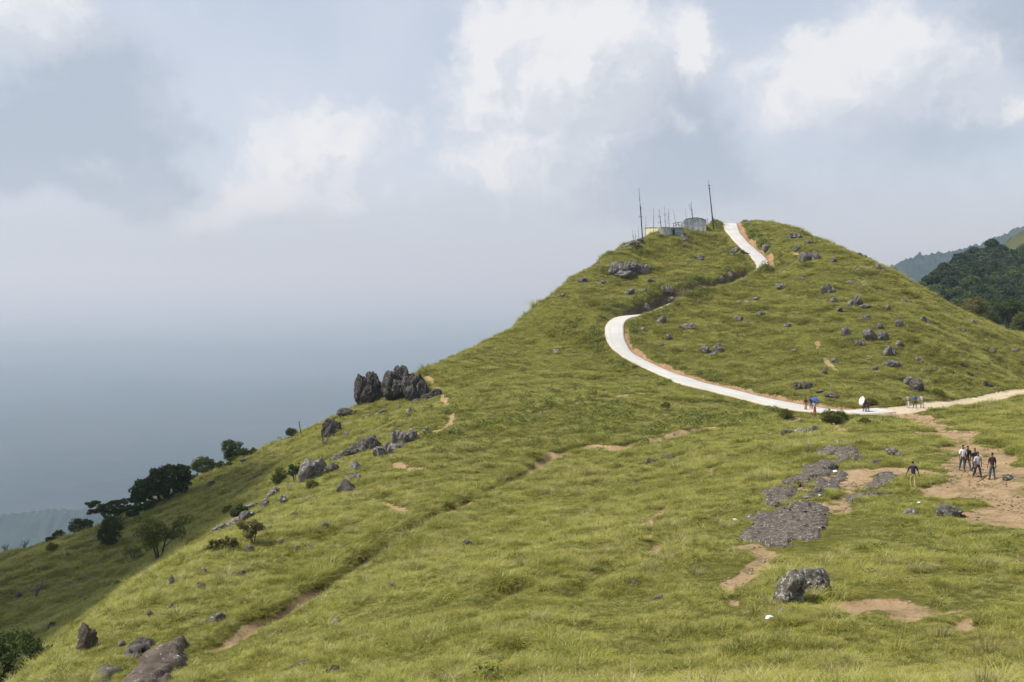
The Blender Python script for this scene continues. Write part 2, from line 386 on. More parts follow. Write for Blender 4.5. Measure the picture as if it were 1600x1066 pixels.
# benches for the road and the track, with a cut bank uphill
def bench(line, H, maxd, shoulder, redw, steep=None):
    global dirt, red
    d, k = nearest(line, GX, GY, maxd)
    t = np.gradient(line[:, :2], axis=0); t /= np.hypot(*t.T)[:, None]+1e-9
    zc = line[k, 2]; hw = line[k, 3]
    o = d-hw-shoulder
    bank = zc+np.clip(o, 0, 9)*(1.25 if steep is None else np.interp(k/len(line), *steep))                 # cut slope
    fill = zc-np.clip(o, 0, 9)*.75
    Hn = np.where(o < 0, zc, np.where(H > zc, np.minimum(H, bank), np.maximum(H, fill)))
    m = np.isfinite(d) & (d < maxd)
    H = np.where(m, Hn, H)
    wob = fbm(GX, GY, 2.5, 3)*.65
    rm = np.clip((redw+wob-(d-hw))/.35, 0, 1)*m
    return H, d-hw, rm
H, dT, rmT = bench(TR, H, 9, .25, .35, ([0, 1], [1.6, 2.6]))
track = np.clip((.5-dT)/.4, 0, 1); track[~np.isfinite(dT)] = 0
kA = np.hypot(RD[:, 0]-A0[0], RD[:, 1]-A0[1]).argmin()/len(RD); kB = np.hypot(RD[:, 0]-B0[0], RD[:, 1]-B0[1]).argmin()/len(RD)
H, dR, rmR = bench(RD, H, 8, .45, 1.0, ([0, kA-.04, kA, kB, kB+.04, 1], [1.4, 1.4, 3.0, 3.0, 1.4, 1.4]))
uphill = np.clip((HBASE-H+.25)*1.2, 0, 1)
kR = nearest(RD, GX, GY, 8)[1]; sR = kR/len(RD)
tR = np.gradient(RD[:, :2], axis=0); tR /= np.hypot(*tR.T)[:, None]
sideR = (GX-RD[kR, 0])*tR[kR, 1]-(GY-RD[kR, 1])*tR[kR, 0]          # > 0: right of the way up
kA = np.hypot(RD[:, 0]-A0[0], RD[:, 1]-A0[1]).argmin()/len(RD); kB = np.hypot(RD[:, 0]-B0[0], RD[:, 1]-B0[1]).argmin()/len(RD)
print('hidden stretch', kA, kB)
hidm = np.clip((sR-kA+.035)/.02, 0, 1)*np.clip((kB-.005-sR)/.02, 0, 1)
red = rmR*np.clip(1.05+fbm(GX, GY, 1.6, 3, .6)*1.3, .5, 1)*np.where(sideR > 0, 1.0, .45)*np.clip(.5+uphill, 0, 1)*(1-.75*hidm)
berm = hidm*np.isfinite(dR)*(sideR > 0)*np.exp(-((dR-1.6)/1.15)**2)*1.0
H = H+np.where(dR > .3, berm, 0)
cut = np.clip((HBASE-H-.15)/.35, 0, 1)*hidm*(sideR < 0)*np.isfinite(dR)*(dR > .3)*(dR < 3.0)*np.clip(1.1+fbm(GX, GY, 1.3, 3)*1.5, .2, 1)  # dark bank mask: its shade and dark plants painted as ground colour
onroad = dR < 0
H = np.where(dR < .1, H-.06, H)
H = H+np.where(dirt > .3, fbm(GX, GY, 1.2, 3)*.12, 0)
grid[0] = H
bare = np.maximum(cut*.8, np.maximum(np.maximum(dirt, track), np.maximum(red, np.clip((.35-dR)/.3, 0, 1))))
def bare_at(x, y): return bil(bare, X0, Y0, ST, x, y)

# ---------------------------------------------------------------- materials of the land
def mat_hill():
    m, N = newmat('hill_ground'); P_ = position(N)
    def at(nm): a = N.n('ShaderNodeAttribute', attribute_name=nm); return a.outputs['Fac']
    n1 = N.noise(P_, .09, 4, .55); n2 = N.noise(P_, 1.1, 5, .6); n3 = N.noise(P_, 7, 4, .65)
    g = N.mix(N.ss(n1, .35, .65), (.125, .125, .024), (.17, .165, .030))
    g = N.mix(N.ss(n2, .4, .75), g, (.075, .08, .018))
    g = N.mix(N.ss(n3, .55, .75), g, (.15, .13, .06))
    soil = N.mix(N.ss(n2, .3, .7), (.38, .255, .14), (.48, .345, .205))
    soil = N.mix(N.ss(n3, .5, .72), soil, (.25, .17, .09)); soil = N.mix(N.ss(N.noise(P_, .7, 6, .7), .5, .62, 0, .75), soil, (.19, .165, .07))
    sand = N.mix(N.ss(n2, .3, .7), (.56, .45, .30), (.66, .56, .41))
    sand = N.mix(N.ss(n3, .55, .8), sand, (.45, .31, .18))
    rs = N.mix(N.ss(n2, .3, .7), (.32, .185, .10), (.42, .27, .165))
    rs = N.mix(N.ss(n3, .5, .75), rs, (.20, .115, .06))
    f = N.noise(P_, 3.2, 6, .7)
    def sharp(a): return N.ss(N.math('ADD', a, N.math('MULTIPLY', N.math('SUBTRACT', f, .5), .9)), .38, .62)
    c = N.mix(sharp(at('dirt')), g, soil); c = N.mix(sharp(at('red')), c, rs); c = N.mix(sharp(at('cut')), c, N.mix(N.ss(n2, .3, .7), (.075, .055, .035), (.13, .095, .06))); c = N.mix(sharp(at('track')), c, sand)  # the near-black brown paints the bank's shade and dark growth
    h = N.math('ADD', N.math('MULTIPLY', n3, .5), N.noise(P_, 22, 4, .6))
    finish(N, c, .95, h, 1.0, .12, spec=.1)
    return m
def mat_grass(name, base, tip, straw, amount):
    m, N = newmat(name); P_ = position(N)
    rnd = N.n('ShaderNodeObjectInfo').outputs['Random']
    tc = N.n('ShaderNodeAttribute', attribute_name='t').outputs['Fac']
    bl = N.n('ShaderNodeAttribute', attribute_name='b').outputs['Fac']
    n1 = N.noise(P_, .055, 4, .6); n2 = N.noise(P_, .5, 4, .6); n3 = N.noise(P_, 1.9, 3, .6)
    c = N.mix(tc, base, tip)  # blades darker at the foot: shadow between tufts put into the colour
    c = N.mix(N.math('MULTIPLY', N.ss(n1, .36, .62), .35), c, (.30, .33, .04))
    c = N.mix(N.ss(n2, .48, .72, 0, .3), c, (.16, .18, .030))
    c = N.mix(N.ss(n3, .52, .75, 0, .5), c, (.40, .37, .085)); c = N.mix(N.ss(N.noise(P_, 1.25, 4, .65), .52, .70, 0, .55), c, (.12, .14, .024))
    c = N.mix(N.math('MULTIPLY', N.ss(N.math('ADD', N.math('MULTIPLY', bl, .7), N.math('MULTIPLY', n2, .6)), .62, .92), amount), c, straw)
    d = N.n('ShaderNodeBsdfDiffuse'); N.link(c, d.inputs[0])
    t = N.n('ShaderNodeBsdfTranslucent'); N.link(c, t.inputs[0])
    g = N.n('ShaderNodeBsdfGlossy'); g.inputs[0].default_value = (.55, .6, .45, 1); g.inputs['Roughness'].default_value = .45
    mx = N.n('ShaderNodeMixShader'); mx.inputs[0].default_value = .45; N.link(d.outputs[0], mx.inputs[1]); N.link(t.outputs[0], mx.inputs[2])
    m2 = N.n('ShaderNodeMixShader'); m2.inputs[0].default_value = .05; N.link(mx.outputs[0], m2.inputs[1]); N.link(g.outputs[0], m2.inputs[2])
    o = N.n('ShaderNodeOutputMaterial'); N.link(m2.outputs[0], o.inputs[0])
    return m
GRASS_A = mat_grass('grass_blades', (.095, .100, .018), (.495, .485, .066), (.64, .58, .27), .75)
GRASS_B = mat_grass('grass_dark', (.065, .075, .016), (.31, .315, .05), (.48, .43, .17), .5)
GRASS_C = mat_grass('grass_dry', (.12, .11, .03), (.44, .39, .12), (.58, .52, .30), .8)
def mat_weed():
    m, N = newmat('weed_leaf'); P_ = position(N)
    c = N.mix(N.noise(P_, 2.2, 3, .6), (.09, .11, .022), (.20, .22, .045))
    finish(N, c, .7, spec=.2)
    return m
WEED = mat_weed()
def mat_road():
    m, N = newmat('concrete_road'); P_ = position(N)
    n1 = N.noise(P_, .35, 4, .55); n2 = N.noise(P_, 9, 5, .6); n3 = N.noise(P_, 1.6, 4, .6)
    c = N.mix(N.ss(n1, .3, .7), (.45, .44, .415), (.53, .52, .49))
    c = N.mix(N.ss(n3, .56, .8, 0, .5), c, (.40, .37, .32))
    c = N.mix(N.ss(n2, .55, .8, 0, .35), c, (.37, .36, .335))
    along = N.n('ShaderNodeAttribute', attribute_name='along').outputs['Fac']
    # contraction joints every 4.5 m
    j = N.math('ABSOLUTE', N.math('SUBTRACT', N.math('FRACT', N.math('DIVIDE', along, 4.5)), .5))
    c = N.mix(N.ss(j, .488, .497, 0, .45), c, (.33, .31, .28))
    side = N.n('ShaderNodeAttribute', attribute_name='side').outputs['Fac']
    e = N.math('ADD', side, N.math('MULTIPLY', N.math('SUBTRACT', n3, .5), .25))
    c = N.mix(N.ss(e, .80, 1.0, 0, .75), c, (.42, .32, .21))
    tr = N.math('ABSOLUTE', N.math('SUBTRACT', side, .48)); c = N.mix(N.math('MULTIPLY', N.ss(tr, .0, .2, .35, 0), N.ss(n1, .3, .6)), c, (.36, .34, .31)); finish(N, c, .85, n2, .3, .01, spec=.2)
    return m

# ---------------------------------------------------------------- the hill
def grid_faces(nx, ny):
    i, j = np.meshgrid(np.arange(nx-1), np.arange(ny-1), indexing='ij'); a = (i*ny+j).ravel()
    return np.stack([a, a+ny, a+ny+1, a+1], 1)
def set_attr(me, name, arr):
    a = me.attributes.new(name, 'FLOAT', 'POINT'); a.data.foreach_set('value', np.asarray(arr, np.float32).ravel())
V = np.stack([GX, GY, H], -1).reshape(-1, 3)
nx, ny = GX.shape
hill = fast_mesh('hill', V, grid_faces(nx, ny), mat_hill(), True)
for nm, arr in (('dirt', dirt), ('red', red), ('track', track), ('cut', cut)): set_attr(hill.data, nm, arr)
tag(hill, 'grassy hill with a rounded summit and a long ridge falling to the left', None, None, 'structure')
# flanks of the mountain, from the edge of the surveyed land down to the plain
def flank():
    ring = [(i, 0) for i in range(0, nx, 10)]+[(nx-1, j) for j in range(0, ny, 10)]+[(i, ny-1) for i in range(nx-1, -1, -10)]+[(0, j) for j in range(ny-1, -1, -10)]
    P0 = np.array([V[i*ny+j] for i, j in ring]); c = np.array([10, 140, 0])
    dirn = P0-c; dirn[:, 2] = 0; dirn /= np.hypot(*dirn[:, :2].T)[:, None]
    rows = [P0]; steps = [(15, 5), (45, 22), (110, 60), (260, 170), (600, 420), (1300, 960)]
    for dd, dz in steps:
        q = P0+dirn*dd; q[:, 2] = P0[:, 2]*max(0, 1-dd/600)-dz+fbm(q[:, 0], q[:, 1], 60, 4)*dd*.16
        rows.append(q)
    A = np.concatenate(rows); n = len(P0); Fs = []
    for r in range(len(rows)-1):
        for k in range(n): Fs.append((r*n+k, r*n+(k+1) % n, (r+1)*n+(k+1) % n, (r+1)*n+k))
    A = A.copy(); A[:n, 2] -= .02
    o = fast_mesh('mountain', A, np.array(Fs), MATS['hill_ground'], True); tag(o, kind='structure')
flank()

# ---------------------------------------------------------------- the concrete road
def road_mesh():
    L = RD; n = len(L); t = np.gradient(L[:, :2], axis=0); t /= np.hypot(*t.T)[:, None]; nr = np.stack([t[:, 1], -t[:, 0]], 1)
    s = np.r_[0, np.cumsum(np.hypot(*np.diff(L[:, :2], axis=0).T))]
    offs = np.linspace(-1, 1, 9); V = []; al = []; sd = []
    wob = fbm(s, s*0+3, 3, 3)*.25; wob2 = fbm(s, s*0+30, 3, 3)*.25
    prof = [(-1.0, -.22)]+[(o, .03*(1-o*o)) for o in offs]+[(1.0, -.22)]
    for i in range(n):
        for k, (o, dz) in enumerate(prof):
            w = L[i, 3]+(wob[i] if o < 0 else wob2[i])*abs(o)
            V.append((L[i, 0]+nr[i, 0]*w*o, L[i, 1]+nr[i, 1]*w*o, L[i, 2]+.07+dz)); al.append(s[i]); sd.append(abs(o))
    m = len(prof); ii, kk = np.meshgrid(np.arange(n-1), np.arange(m-1), indexing='ij'); a = (ii*m+kk).ravel()
    o = fast_mesh('road', np.array(V), np.stack([a, a+1, a+m+1, a+m], 1), mat_road(), True)
    set_attr(o.data, 'along', al); set_attr(o.data, 'side', sd)
    tag(o, 'pale concrete road that bends up the hill in two stretches', kind='structure')
    return o
road_mesh()

# ---------------------------------------------------------------- grass: instanced tufts, nobody could count them
def tuft(name, n, h, spread, width, arch, mat, sweep=(0, 0), seg=3, seed=0):
    r = np.random.default_rng(seed); V = []; Fq = []; T = []; B = []
    for k in range(n):
        a = r.uniform(0, 2*math.pi); rad = spread*math.sqrt(r.random()); bx, by = rad*math.cos(a), rad*math.sin(a)
        d = a+r.normal(0, .6); L = h*r.uniform(.55, 1.15); ar = arch*r.uniform(.4, 1.5); w = width*r.uniform(.6, 1.3)
        dx, dy = math.cos(d), math.sin(d); wx, wy = -dy, dx; b = r.random(); n0 = len(V)
        for i in range(seg+1):
            t = i/seg; out = ar*L*t*t; up = L*(t-ar*.55*t*t*t)
            x = bx+dx*out+sweep[0]*t*t*L; y = by+dy*out+sweep[1]*t*t*L; ww = w*(1-t*.85)*.5
            V += [(x-wx*ww, y-wy*ww, up-.04), (x+wx*ww, y+wy*ww, up-.04)]; T += [t, t]; B += [b, b]
        Fq += [(n0+2*i, n0+2*i+1, n0+2*i+3, n0+2*i+2) for i in range(seg)]
    o = fast_mesh(name, np.array(V), np.array(Fq), mat, False, link=False)
    set_attr(o.data, 't', T); set_attr(o.data, 'b', B)
    return o
def leafy(name, n, h, spread, size, mat, seed=0):
    r = np.random.default_rng(seed); V = []; Fq = []
    for k in range(n):
        a = r.uniform(0, 6.283); rad = spread*math.sqrt(r.random()); z = h*r.random()**.7*(1-.5*(rad/spread)**2)
        c = np.array([rad*math.cos(a), rad*math.sin(a), z]); u = r.normal(size=3); u /= np.linalg.norm(u); w = np.cross(u, r.normal(size=3)); w /= np.linalg.norm(w)
        s = size*r.uniform(.6, 1.4); n0 = len(V); V += [c-u*s, c-w*s*.45, c+u*s, c+w*s*.45]; Fq.append((n0, n0+1, n0+2, n0+3))
    return fast_mesh(name, np.array(V), np.array(Fq), mat, False, link=False)
def gn_scatter(name, pts, rot, scl, var, variants, label, cat):
    me = bpy.data.meshes.new(name); me.vertices.add(len(pts)); me.vertices.foreach_set('co', np.asarray(pts, np.float32).ravel())
    a = me.attributes.new('rot', 'FLOAT_VECTOR', 'POINT'); a.data.foreach_set('vector', np.asarray(rot, np.float32).ravel())
    a = me.attributes.new('scl', 'FLOAT_VECTOR', 'POINT'); a.data.foreach_set('vector', np.asarray(scl, np.float32).ravel())
    a = me.attributes.new('var', 'INT', 'POINT'); a.data.foreach_set('value', np.asarray(var, np.int32))
    o = bpy.data.objects.new(name, me); COL.objects.link(o)
    g = bpy.data.node_groups.new(name+'_scatter', 'GeometryNodeTree')
    g.interface.new_socket('Geometry', in_out='INPUT', socket_type='NodeSocketGeometry'); g.interface.new_socket('Geometry', in_out='OUTPUT', socket_type='NodeSocketGeometry')
    gi = g.nodes.new('NodeGroupInput'); go = g.nodes.new('NodeGroupOutput')
    ji = g.nodes.new('GeometryNodeJoinGeometry')
    for v in reversed(variants):
        oi = g.nodes.new('GeometryNodeObjectInfo'); oi.inputs['Object'].default_value = v; oi.inputs['As Instance'].default_value = False
        g2 = g.nodes.new('GeometryNodeGeometryToInstance'); g.links.new(oi.outputs['Geometry'], g2.inputs[0]); g.links.new(g2.outputs[0], ji.inputs[0])
    ip = g.nodes.new('GeometryNodeInstanceOnPoints'); ip.inputs['Pick Instance'].default_value = True
    g.links.new(gi.outputs[0], ip.inputs['Points']); g.links.new(ji.outputs[0], ip.inputs['Instance'])
    for nm, sock, dt in (('rot', 'Rotation', 'FLOAT_VECTOR'), ('scl', 'Scale', 'FLOAT_VECTOR'), ('var', 'Instance Index', 'INT')):
        na = g.nodes.new('GeometryNodeInputNamedAttribute'); na.data_type = dt; na.inputs['Name'].default_value = nm
        out = [s for s in na.outputs if s.enabled and s.name == 'Attribute'][0]
        if nm == 'rot':
            e = g.nodes.new('FunctionNodeEulerToRotation'); g.links.new(out, e.inputs[0]); out = e.outputs[0]
        g.links.new(out, ip.inputs[sock])
    g.links.new(ip.outputs[0], go.inputs[0])
    md = o.modifiers.new('scatter', 'NODES'); md.node_group = g
    tag(o, label, cat, None, 'stuff')
    return o
KEEP = []      # (x, y, radius): no grass here (feet, boulders, huts)
def scatter_grass():
    P_ = []
    def band(y0, y1, dens):
        area = (y1-y0)*(X1-X0); n = int(area*dens); x = rng.uniform(X0+1, X1-1, n); y = rng.uniform(y0, y1, n)
        m = (np.abs(x) < .56*y+6)
        P_.append(np.stack([x[m], y[m], np.full(m.sum(), y0)], 1))
    DN = 1.35
    for y0, y1, dn in ((14, 45, 34), (45, 80, 19), (80, 130, 11), (130, 245, 6)): band(y0, y1, dn*DN)
    A = np.concatenate(P_); x, y = A[:, 0], A[:, 1]
    b = bare_at(x, y); clump = fbm(x, y, 2.2, 3); big = fbm(x, y, 14, 3)
    keep = (rng.random(len(x)) > b*1.9) | (rng.random(len(x)) < .075)
    keep &= rng.random(len(x)) < np.clip(.9+clump*1.1, .5, 1)
    dR_ = bil(np.where(np.isfinite(dR), dR, 99), X0, Y0, ST, x, y); keep &= dR_ > .12
    keep &= (bil(trd, X0, Y0, ST, x, y) > .12) | (rng.random(len(x)) < .12)
    kp = np.array(KEEP) if KEEP else np.zeros((0, 3))
    if len(kp):
        for q in kp: keep &= (x-q[0])**2+(y-q[1])**2 > q[2]**2
    for q in SLABS: keep &= ~q(x, y)
    A = A[keep]; x, y = x[keep], y[keep]; z = ground(x, y); far = np.interp(y, [20, 60, 130, 230], [.50, .72, 1.05, 1.3])
    b = bare_at(x, y); clump = clump[keep]; big = big[keep]
    lush = np.clip(.95+clump*1.5, .55, 1.7)
    s = far*lush*rng.uniform(.7, 1.25, len(x))*np.clip(1-b*1.1, .22, 1)
    flat = (x > 8) & (y < 62); s = np.where(flat, s*.8, s)
    var = rng.choice([0, 1, 2, 3, 4], len(x), p=[.33, .28, .18, .12, .09])
    dark_ = (clump > .4) & (rng.random(len(x)) < .5); var = np.where(dark_, 3, var)
    scrub = np.exp(-((x-12)/22)**2-((y-120)/14)**2)     # a darker scrubby belt under the road
    pick = rng.random(len(x)) < np.clip(scrub*.2+(big > .25)*.02, 0, .7); var = np.where(pick, rng.choice([3, 5], len(x)), var)
    rowd = np.full(len(x), 9.0)
    for L in (TRL[0], TRL[1]):                               # a rank fringe on the far lip of the long trail
        d, k = nearest(L, x, y, 1.6); t = np.gradient(L[:, :2], axis=0); nl = np.stack([-t[:, 1], t[:, 0]], 1)
        side = ((x-L[k, 0])*nl[k, 0]+(y-L[k, 1])*nl[k, 1]) > 0
        m = np.isfinite(d) & side & (d > .3); rowd = np.where(m, np.minimum(rowd, d), rowd)
    fr = rowd < 1.3; var = np.where(fr & (rng.random(len(x)) < .75), 3, var); s = np.where(fr, s*1.45, s)
    d, k = nearest(RD, x, y, 6.5)                            # weeds along the road
    edge = np.isfinite(d) & (d-RD[k, 3] < 2.2) & (fbm(x, y, 4, 2) > -.12); var = np.where(edge & (rng.random(len(x)) < .5), rng.choice([3, 5], len(x)), var)
    e = .6; gx_ = (ground(x+e, y)-ground(x-e, y))/(2*e); gy_ = (ground(x, y+e)-ground(x, y-e))/(2*e)
    tus = (rng.random(len(x)) < np.where(y < 75, .022, .012)*np.clip(1+fbm(x, y, 6, 2)*5, 0, 3)) & (b < .2); var = np.where(tus, rng.choice([6, 6, 7], len(x)), var); s = np.where(tus, np.maximum(s, .8)*1.05, s)
    k_ = .55                                                 # lean with the ground a little and downhill
    rot = np.stack([np.arctan(gy_)*k_+rng.normal(0, .12, len(x)), -np.arctan(gx_)*k_+rng.normal(0, .12, len(x)), rng.normal(0, 1.1, len(x))], 1)
    sc_ = np.stack([s*1.15, s*1.15, s*rng.uniform(.75, 1.15, len(x))], 1)
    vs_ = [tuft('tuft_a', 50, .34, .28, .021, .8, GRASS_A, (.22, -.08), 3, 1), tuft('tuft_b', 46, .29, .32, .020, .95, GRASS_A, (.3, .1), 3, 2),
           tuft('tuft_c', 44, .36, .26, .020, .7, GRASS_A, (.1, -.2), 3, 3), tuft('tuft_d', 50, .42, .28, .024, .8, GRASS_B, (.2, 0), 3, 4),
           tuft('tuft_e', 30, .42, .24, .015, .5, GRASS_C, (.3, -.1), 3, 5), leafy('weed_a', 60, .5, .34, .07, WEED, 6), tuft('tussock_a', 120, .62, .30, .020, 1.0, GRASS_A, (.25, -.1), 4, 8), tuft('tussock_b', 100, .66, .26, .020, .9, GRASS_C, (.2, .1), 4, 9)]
    print('tufts', len(x))
    return gn_scatter('grass', np.stack([x, y, z], 1), rot, sc_, var, vs_, 'long yellow-green mountain grass covering the hill and its slopes', 'grass')

# ---------------------------------------------------------------- rocks
def mat_rock(name, dark, mid, pale, lich=.5, scale=1.0, amount=.5):
    m, N = newmat(name); tc = N.n('ShaderNodeTexCoord').outputs['Object']; rn = N.n('ShaderNodeObjectInfo').outputs['Random']
    p = N.vmath('ADD', tc, N.comb(N.math('MULTIPLY', rn, 40.0), N.math('MULTIPLY', rn, 17.0), 0.0))
    a = N.noise(p, 1.1*scale, 5, .6); b = N.noise(p, 4*scale, 6, .65); c = N.noise(p, 2.6*scale, 5, .7, dist=.6); e = N.noise(p, 13*scale, 4, .7)
    col = N.mix(N.ss(a, .35, .65), dark, mid); col = N.mix(N.ss(b, .5, .75, 0, .6), col, (.03, .027, .028))
    l = N.ss(N.math('ADD', N.math('MULTIPLY', c, .55), N.math('MULTIPLY', e, .45)), .60-amount*.085, .63-amount*.07)
    col = N.mix(N.math('MULTIPLY', l, lich), col, pale)
    col = N.mix(N.ss(N.noise(p, .9*scale, 3, .5), .58, .7, 0, .5), col, (.10, .085, .045))
    finish(N, col, .92, N.math('ADD', b, N.math('MULTIPLY', e, .4)), .9, .08, spec=.15)
    return m
ROCK_D = mat_rock('rock_dark', (.044, .037, .031), (.125, .11, .095), (.36, .36, .345), .85, 1.0, .35)
ROCK_L = mat_rock('rock_lichen', (.062, .054, .046), (.175, .158, .135), (.46, .455, .43), .9, 1.4, .75)
ROCK_B = mat_rock('rock_brown', (.075, .058, .045), (.13, .105, .085), (.50, .49, .46), .9, .8, .25)
ROCK_F = mat_rock('rock_far', (.062, .053, .048), (.165, .148, .135), (.38, .37, .36), .8, .9, .75)
ROCK_S = mat_rock('rock_slab', (.066, .053, .042), (.132, .112, .090), (.50, .49, .45), .9, 2.6, .6)
ROCK_T = mat_rock('rock_black', (.026, .022, .020), (.075, .066, .058), (.36, .35, .33), .85, 1.3, .45)
_ICO = {}
def ico(n):
    if n not in _ICO:
        bm = bmesh.new(); bmesh.ops.create_icosphere(bm, subdivisions=n, radius=1)
        bm.verts.ensure_lookup_table(); _ICO[n] = (np.array([v.co[:] for v in bm.verts]), np.array([[v.index for v in f.verts] for f in bm.faces])); bm.free()
    return _ICO[n]
_p3 = np.random.default_rng(11).random((64, 64, 64))
def vn3(p):
    i = np.floor(p).astype(int); f = p-i; f = f*f*(3-2*f); s = 0
    for a in (0, 1):
        for b in (0, 1):
            for c in (0, 1):
                s = s+_p3[(i[:, 0]+a) % 64, (i[:, 1]+b) % 64, (i[:, 2]+c) % 64]*(f[:, 0] if a else 1-f[:, 0])*(f[:, 1] if b else 1-f[:, 1])*(f[:, 2] if c else 1-f[:, 2])
    return s-.5
def fb3(p, oc=4, g=.55):
    s = 0; a = 1
    for o in range(oc): s = s+a*vn3(p+7.7*o); p = p*2.03; a *= g
    return s
def chunk(seed, size, off=(0, 0, 0), sub=4, npl=16, rough=.21, rot=None, streak=0.0, blocky=False):
    r = np.random.default_rng(seed); D, Fc = ico(sub)
    nrm = r.normal(size=(npl, 3)); nrm /= np.linalg.norm(nrm, axis=1)[:, None]; hgt = r.uniform(.62, 1.0, npl)
    if blocky:
        ax = np.array([[1, 0, .1], [-1, 0, .05], [0, -1, .15], [0, 1, .1], [.15, -.1, 1]]); ax = ax+r.normal(0, .08, ax.shape); nrm = np.concatenate([ax/np.linalg.norm(ax, axis=1)[:, None], nrm[:4]]); hgt = np.r_[.88, .9, .85, .85, .92, r.uniform(.95, 1.1, 4)]
    dots = D@nrm.T; rad = np.where(dots > .05, hgt/np.maximum(dots, .05), 9)
    rr = -np.log(np.exp(-rad*18).sum(1)+math.exp(-18*1.1))/18; rr = np.clip(rr, .3, 1.15)
    sd = r.uniform(0, 50, 3)
    n1 = fb3(D*1.6+sd, 5, .6); n2 = np.abs(fb3(D*3.1+sd*1.7, 4, .6))
    n3 = fb3(D*7+sd, 3, .6); rr = rr*(1+rough*1.7*n1-rough*1.6*n2+rough*.5*n3)
    if streak: rr = rr*(1-streak*np.abs(vn3(np.stack([D[:, 0]*5, D[:, 1]*5, D[:, 2]*.8], 1)+sd)))
    Vv = D*rr[:, None]*np.array(size)
    if rot is not None: Vv = Vv@np.array(rot).T
    return Vv+np.array(off), Fc
def rotm(rx, ry, rz):
    return np.array((Matrix.Rotation(rz, 3, 'Z') @ Matrix.Rotation(ry, 3, 'Y') @ Matrix.Rotation(rx, 3, 'X')))
RSEED = [100]
def rock(box, kind, mat, label, group, name='boulder', cat='boulder', depth=.85, grassy=False):
    x0, x1, y0, y1 = box; RSEED[0] += 1; sd = RSEED[0]; r = np.random.default_rng(sd)
    w, h = x1-x0, y1-y0; cx = (x0+x1)/2
    roll = 0
    if kind in 's/': roll = -math.atan2(h*.75, w)
    if kind == '\\': roll = math.atan2(h*.75, w)
    base = hit(cx, y1-(.12 if kind in 'bct' else .5)*h); d = base[1]; k = d/F
    W, Hh = w*k*(1.0 if kind == 't' else 1.1), h*k*(.93 if kind == 't' else 1.08)
    if group == G_MID: W *= 1.12; Hh *= 1.15
    parts = []
    sub = 5 if w > 40 else (4 if w > 13 else 3)
    if kind == 'b': parts = [chunk(sd, (W*.54, W*.54*depth, Hh*.62), (0, 0, Hh*.30), sub, 15)]
    elif kind == 't': parts = [chunk(sd+q*31, (W*a_, W*a_*1.3*depth, Hh*b_*.58), (W*x_, W*y_, Hh*b_*.40), sub, 9, .20, rotm(r.uniform(-.15, .15), r.uniform(-.2, .2), r.uniform(-.5, .5)), .10, q % 2 == 0) for q, (x_, y_, a_, b_) in enumerate([(-.27, 0, .24, .92), (.02, .08, .30, 1.0), (.28, 0, .24, .80), (-.05, -.22, .26, .70), (.40, .1, .14, .5)])]
    elif kind == 'c':
        m = 3 if w < 30 else 5
        for q in range(m):
            t = (q+.5)/m-.5; hh = Hh*r.uniform(.6, 1.0)*(1-.5*abs(t)); ww = W/m*r.uniform(.75, 1.05)
            parts.append(chunk(sd*7+q, (ww, ww*depth*r.uniform(.7, 1.2), hh*.62), (t*W*.8, r.uniform(-.2, .2)*W*.5, hh*.27), sub, 12, .2, rotm(0, r.uniform(-.4, .4), r.uniform(0, 3))))
    elif kind in '/\\':
        L = math.hypot(W, Hh*.8); th = min(W, Hh)*.5
        for q in range(3):
            t = (q-1)*.30; parts.append(chunk(sd*5+q, (L*.24, L*.2, th*.55*r.uniform(.8, 1.1)), (t*L, r.uniform(-.05, .05)*L, th*.12), sub, 12, .2))
        Rr = rotm(0, roll, 0); parts = [(v@Rr.T, f) for v, f in parts]
    elif kind == 'f': parts = [chunk(sd, (W*.52, W*.5, Hh*.5), (0, 0, Hh*.1), sub, 14, .18)]
    V_ = []; F_ = []; n = 0
    for v, f in parts: V_.append(v); F_.append(f+n); n += len(v)
    o = fast_mesh(name, np.concatenate(V_), np.concatenate(F_), mat, sub >= 4 and False)
    o.location = tuple(base-np.array([0, 0, .05*Hh])); 
    if kind in 'bct': o.rotation_euler = (0, 0, r.uniform(-.3, .3))
    tag(o, label, cat, group)
    KEEP.append((base[0], base[1], W*.36))
    return o
G_TALL = 'tall dark boulders on the left ridge'
G_MID = 'boulders below the tall ridge rocks'
G_LOW = 'rocks on the lower left slope'
G_SUM = 'rocks on the summit slope'
G_FACE = 'rocks scattered on the rounded hill face'
G_FOOT = 'rocks at the foot of the hill by the road'
G_NEAR = 'rocks beside the trodden path'
G_EDGE = 'stones along the skyline'
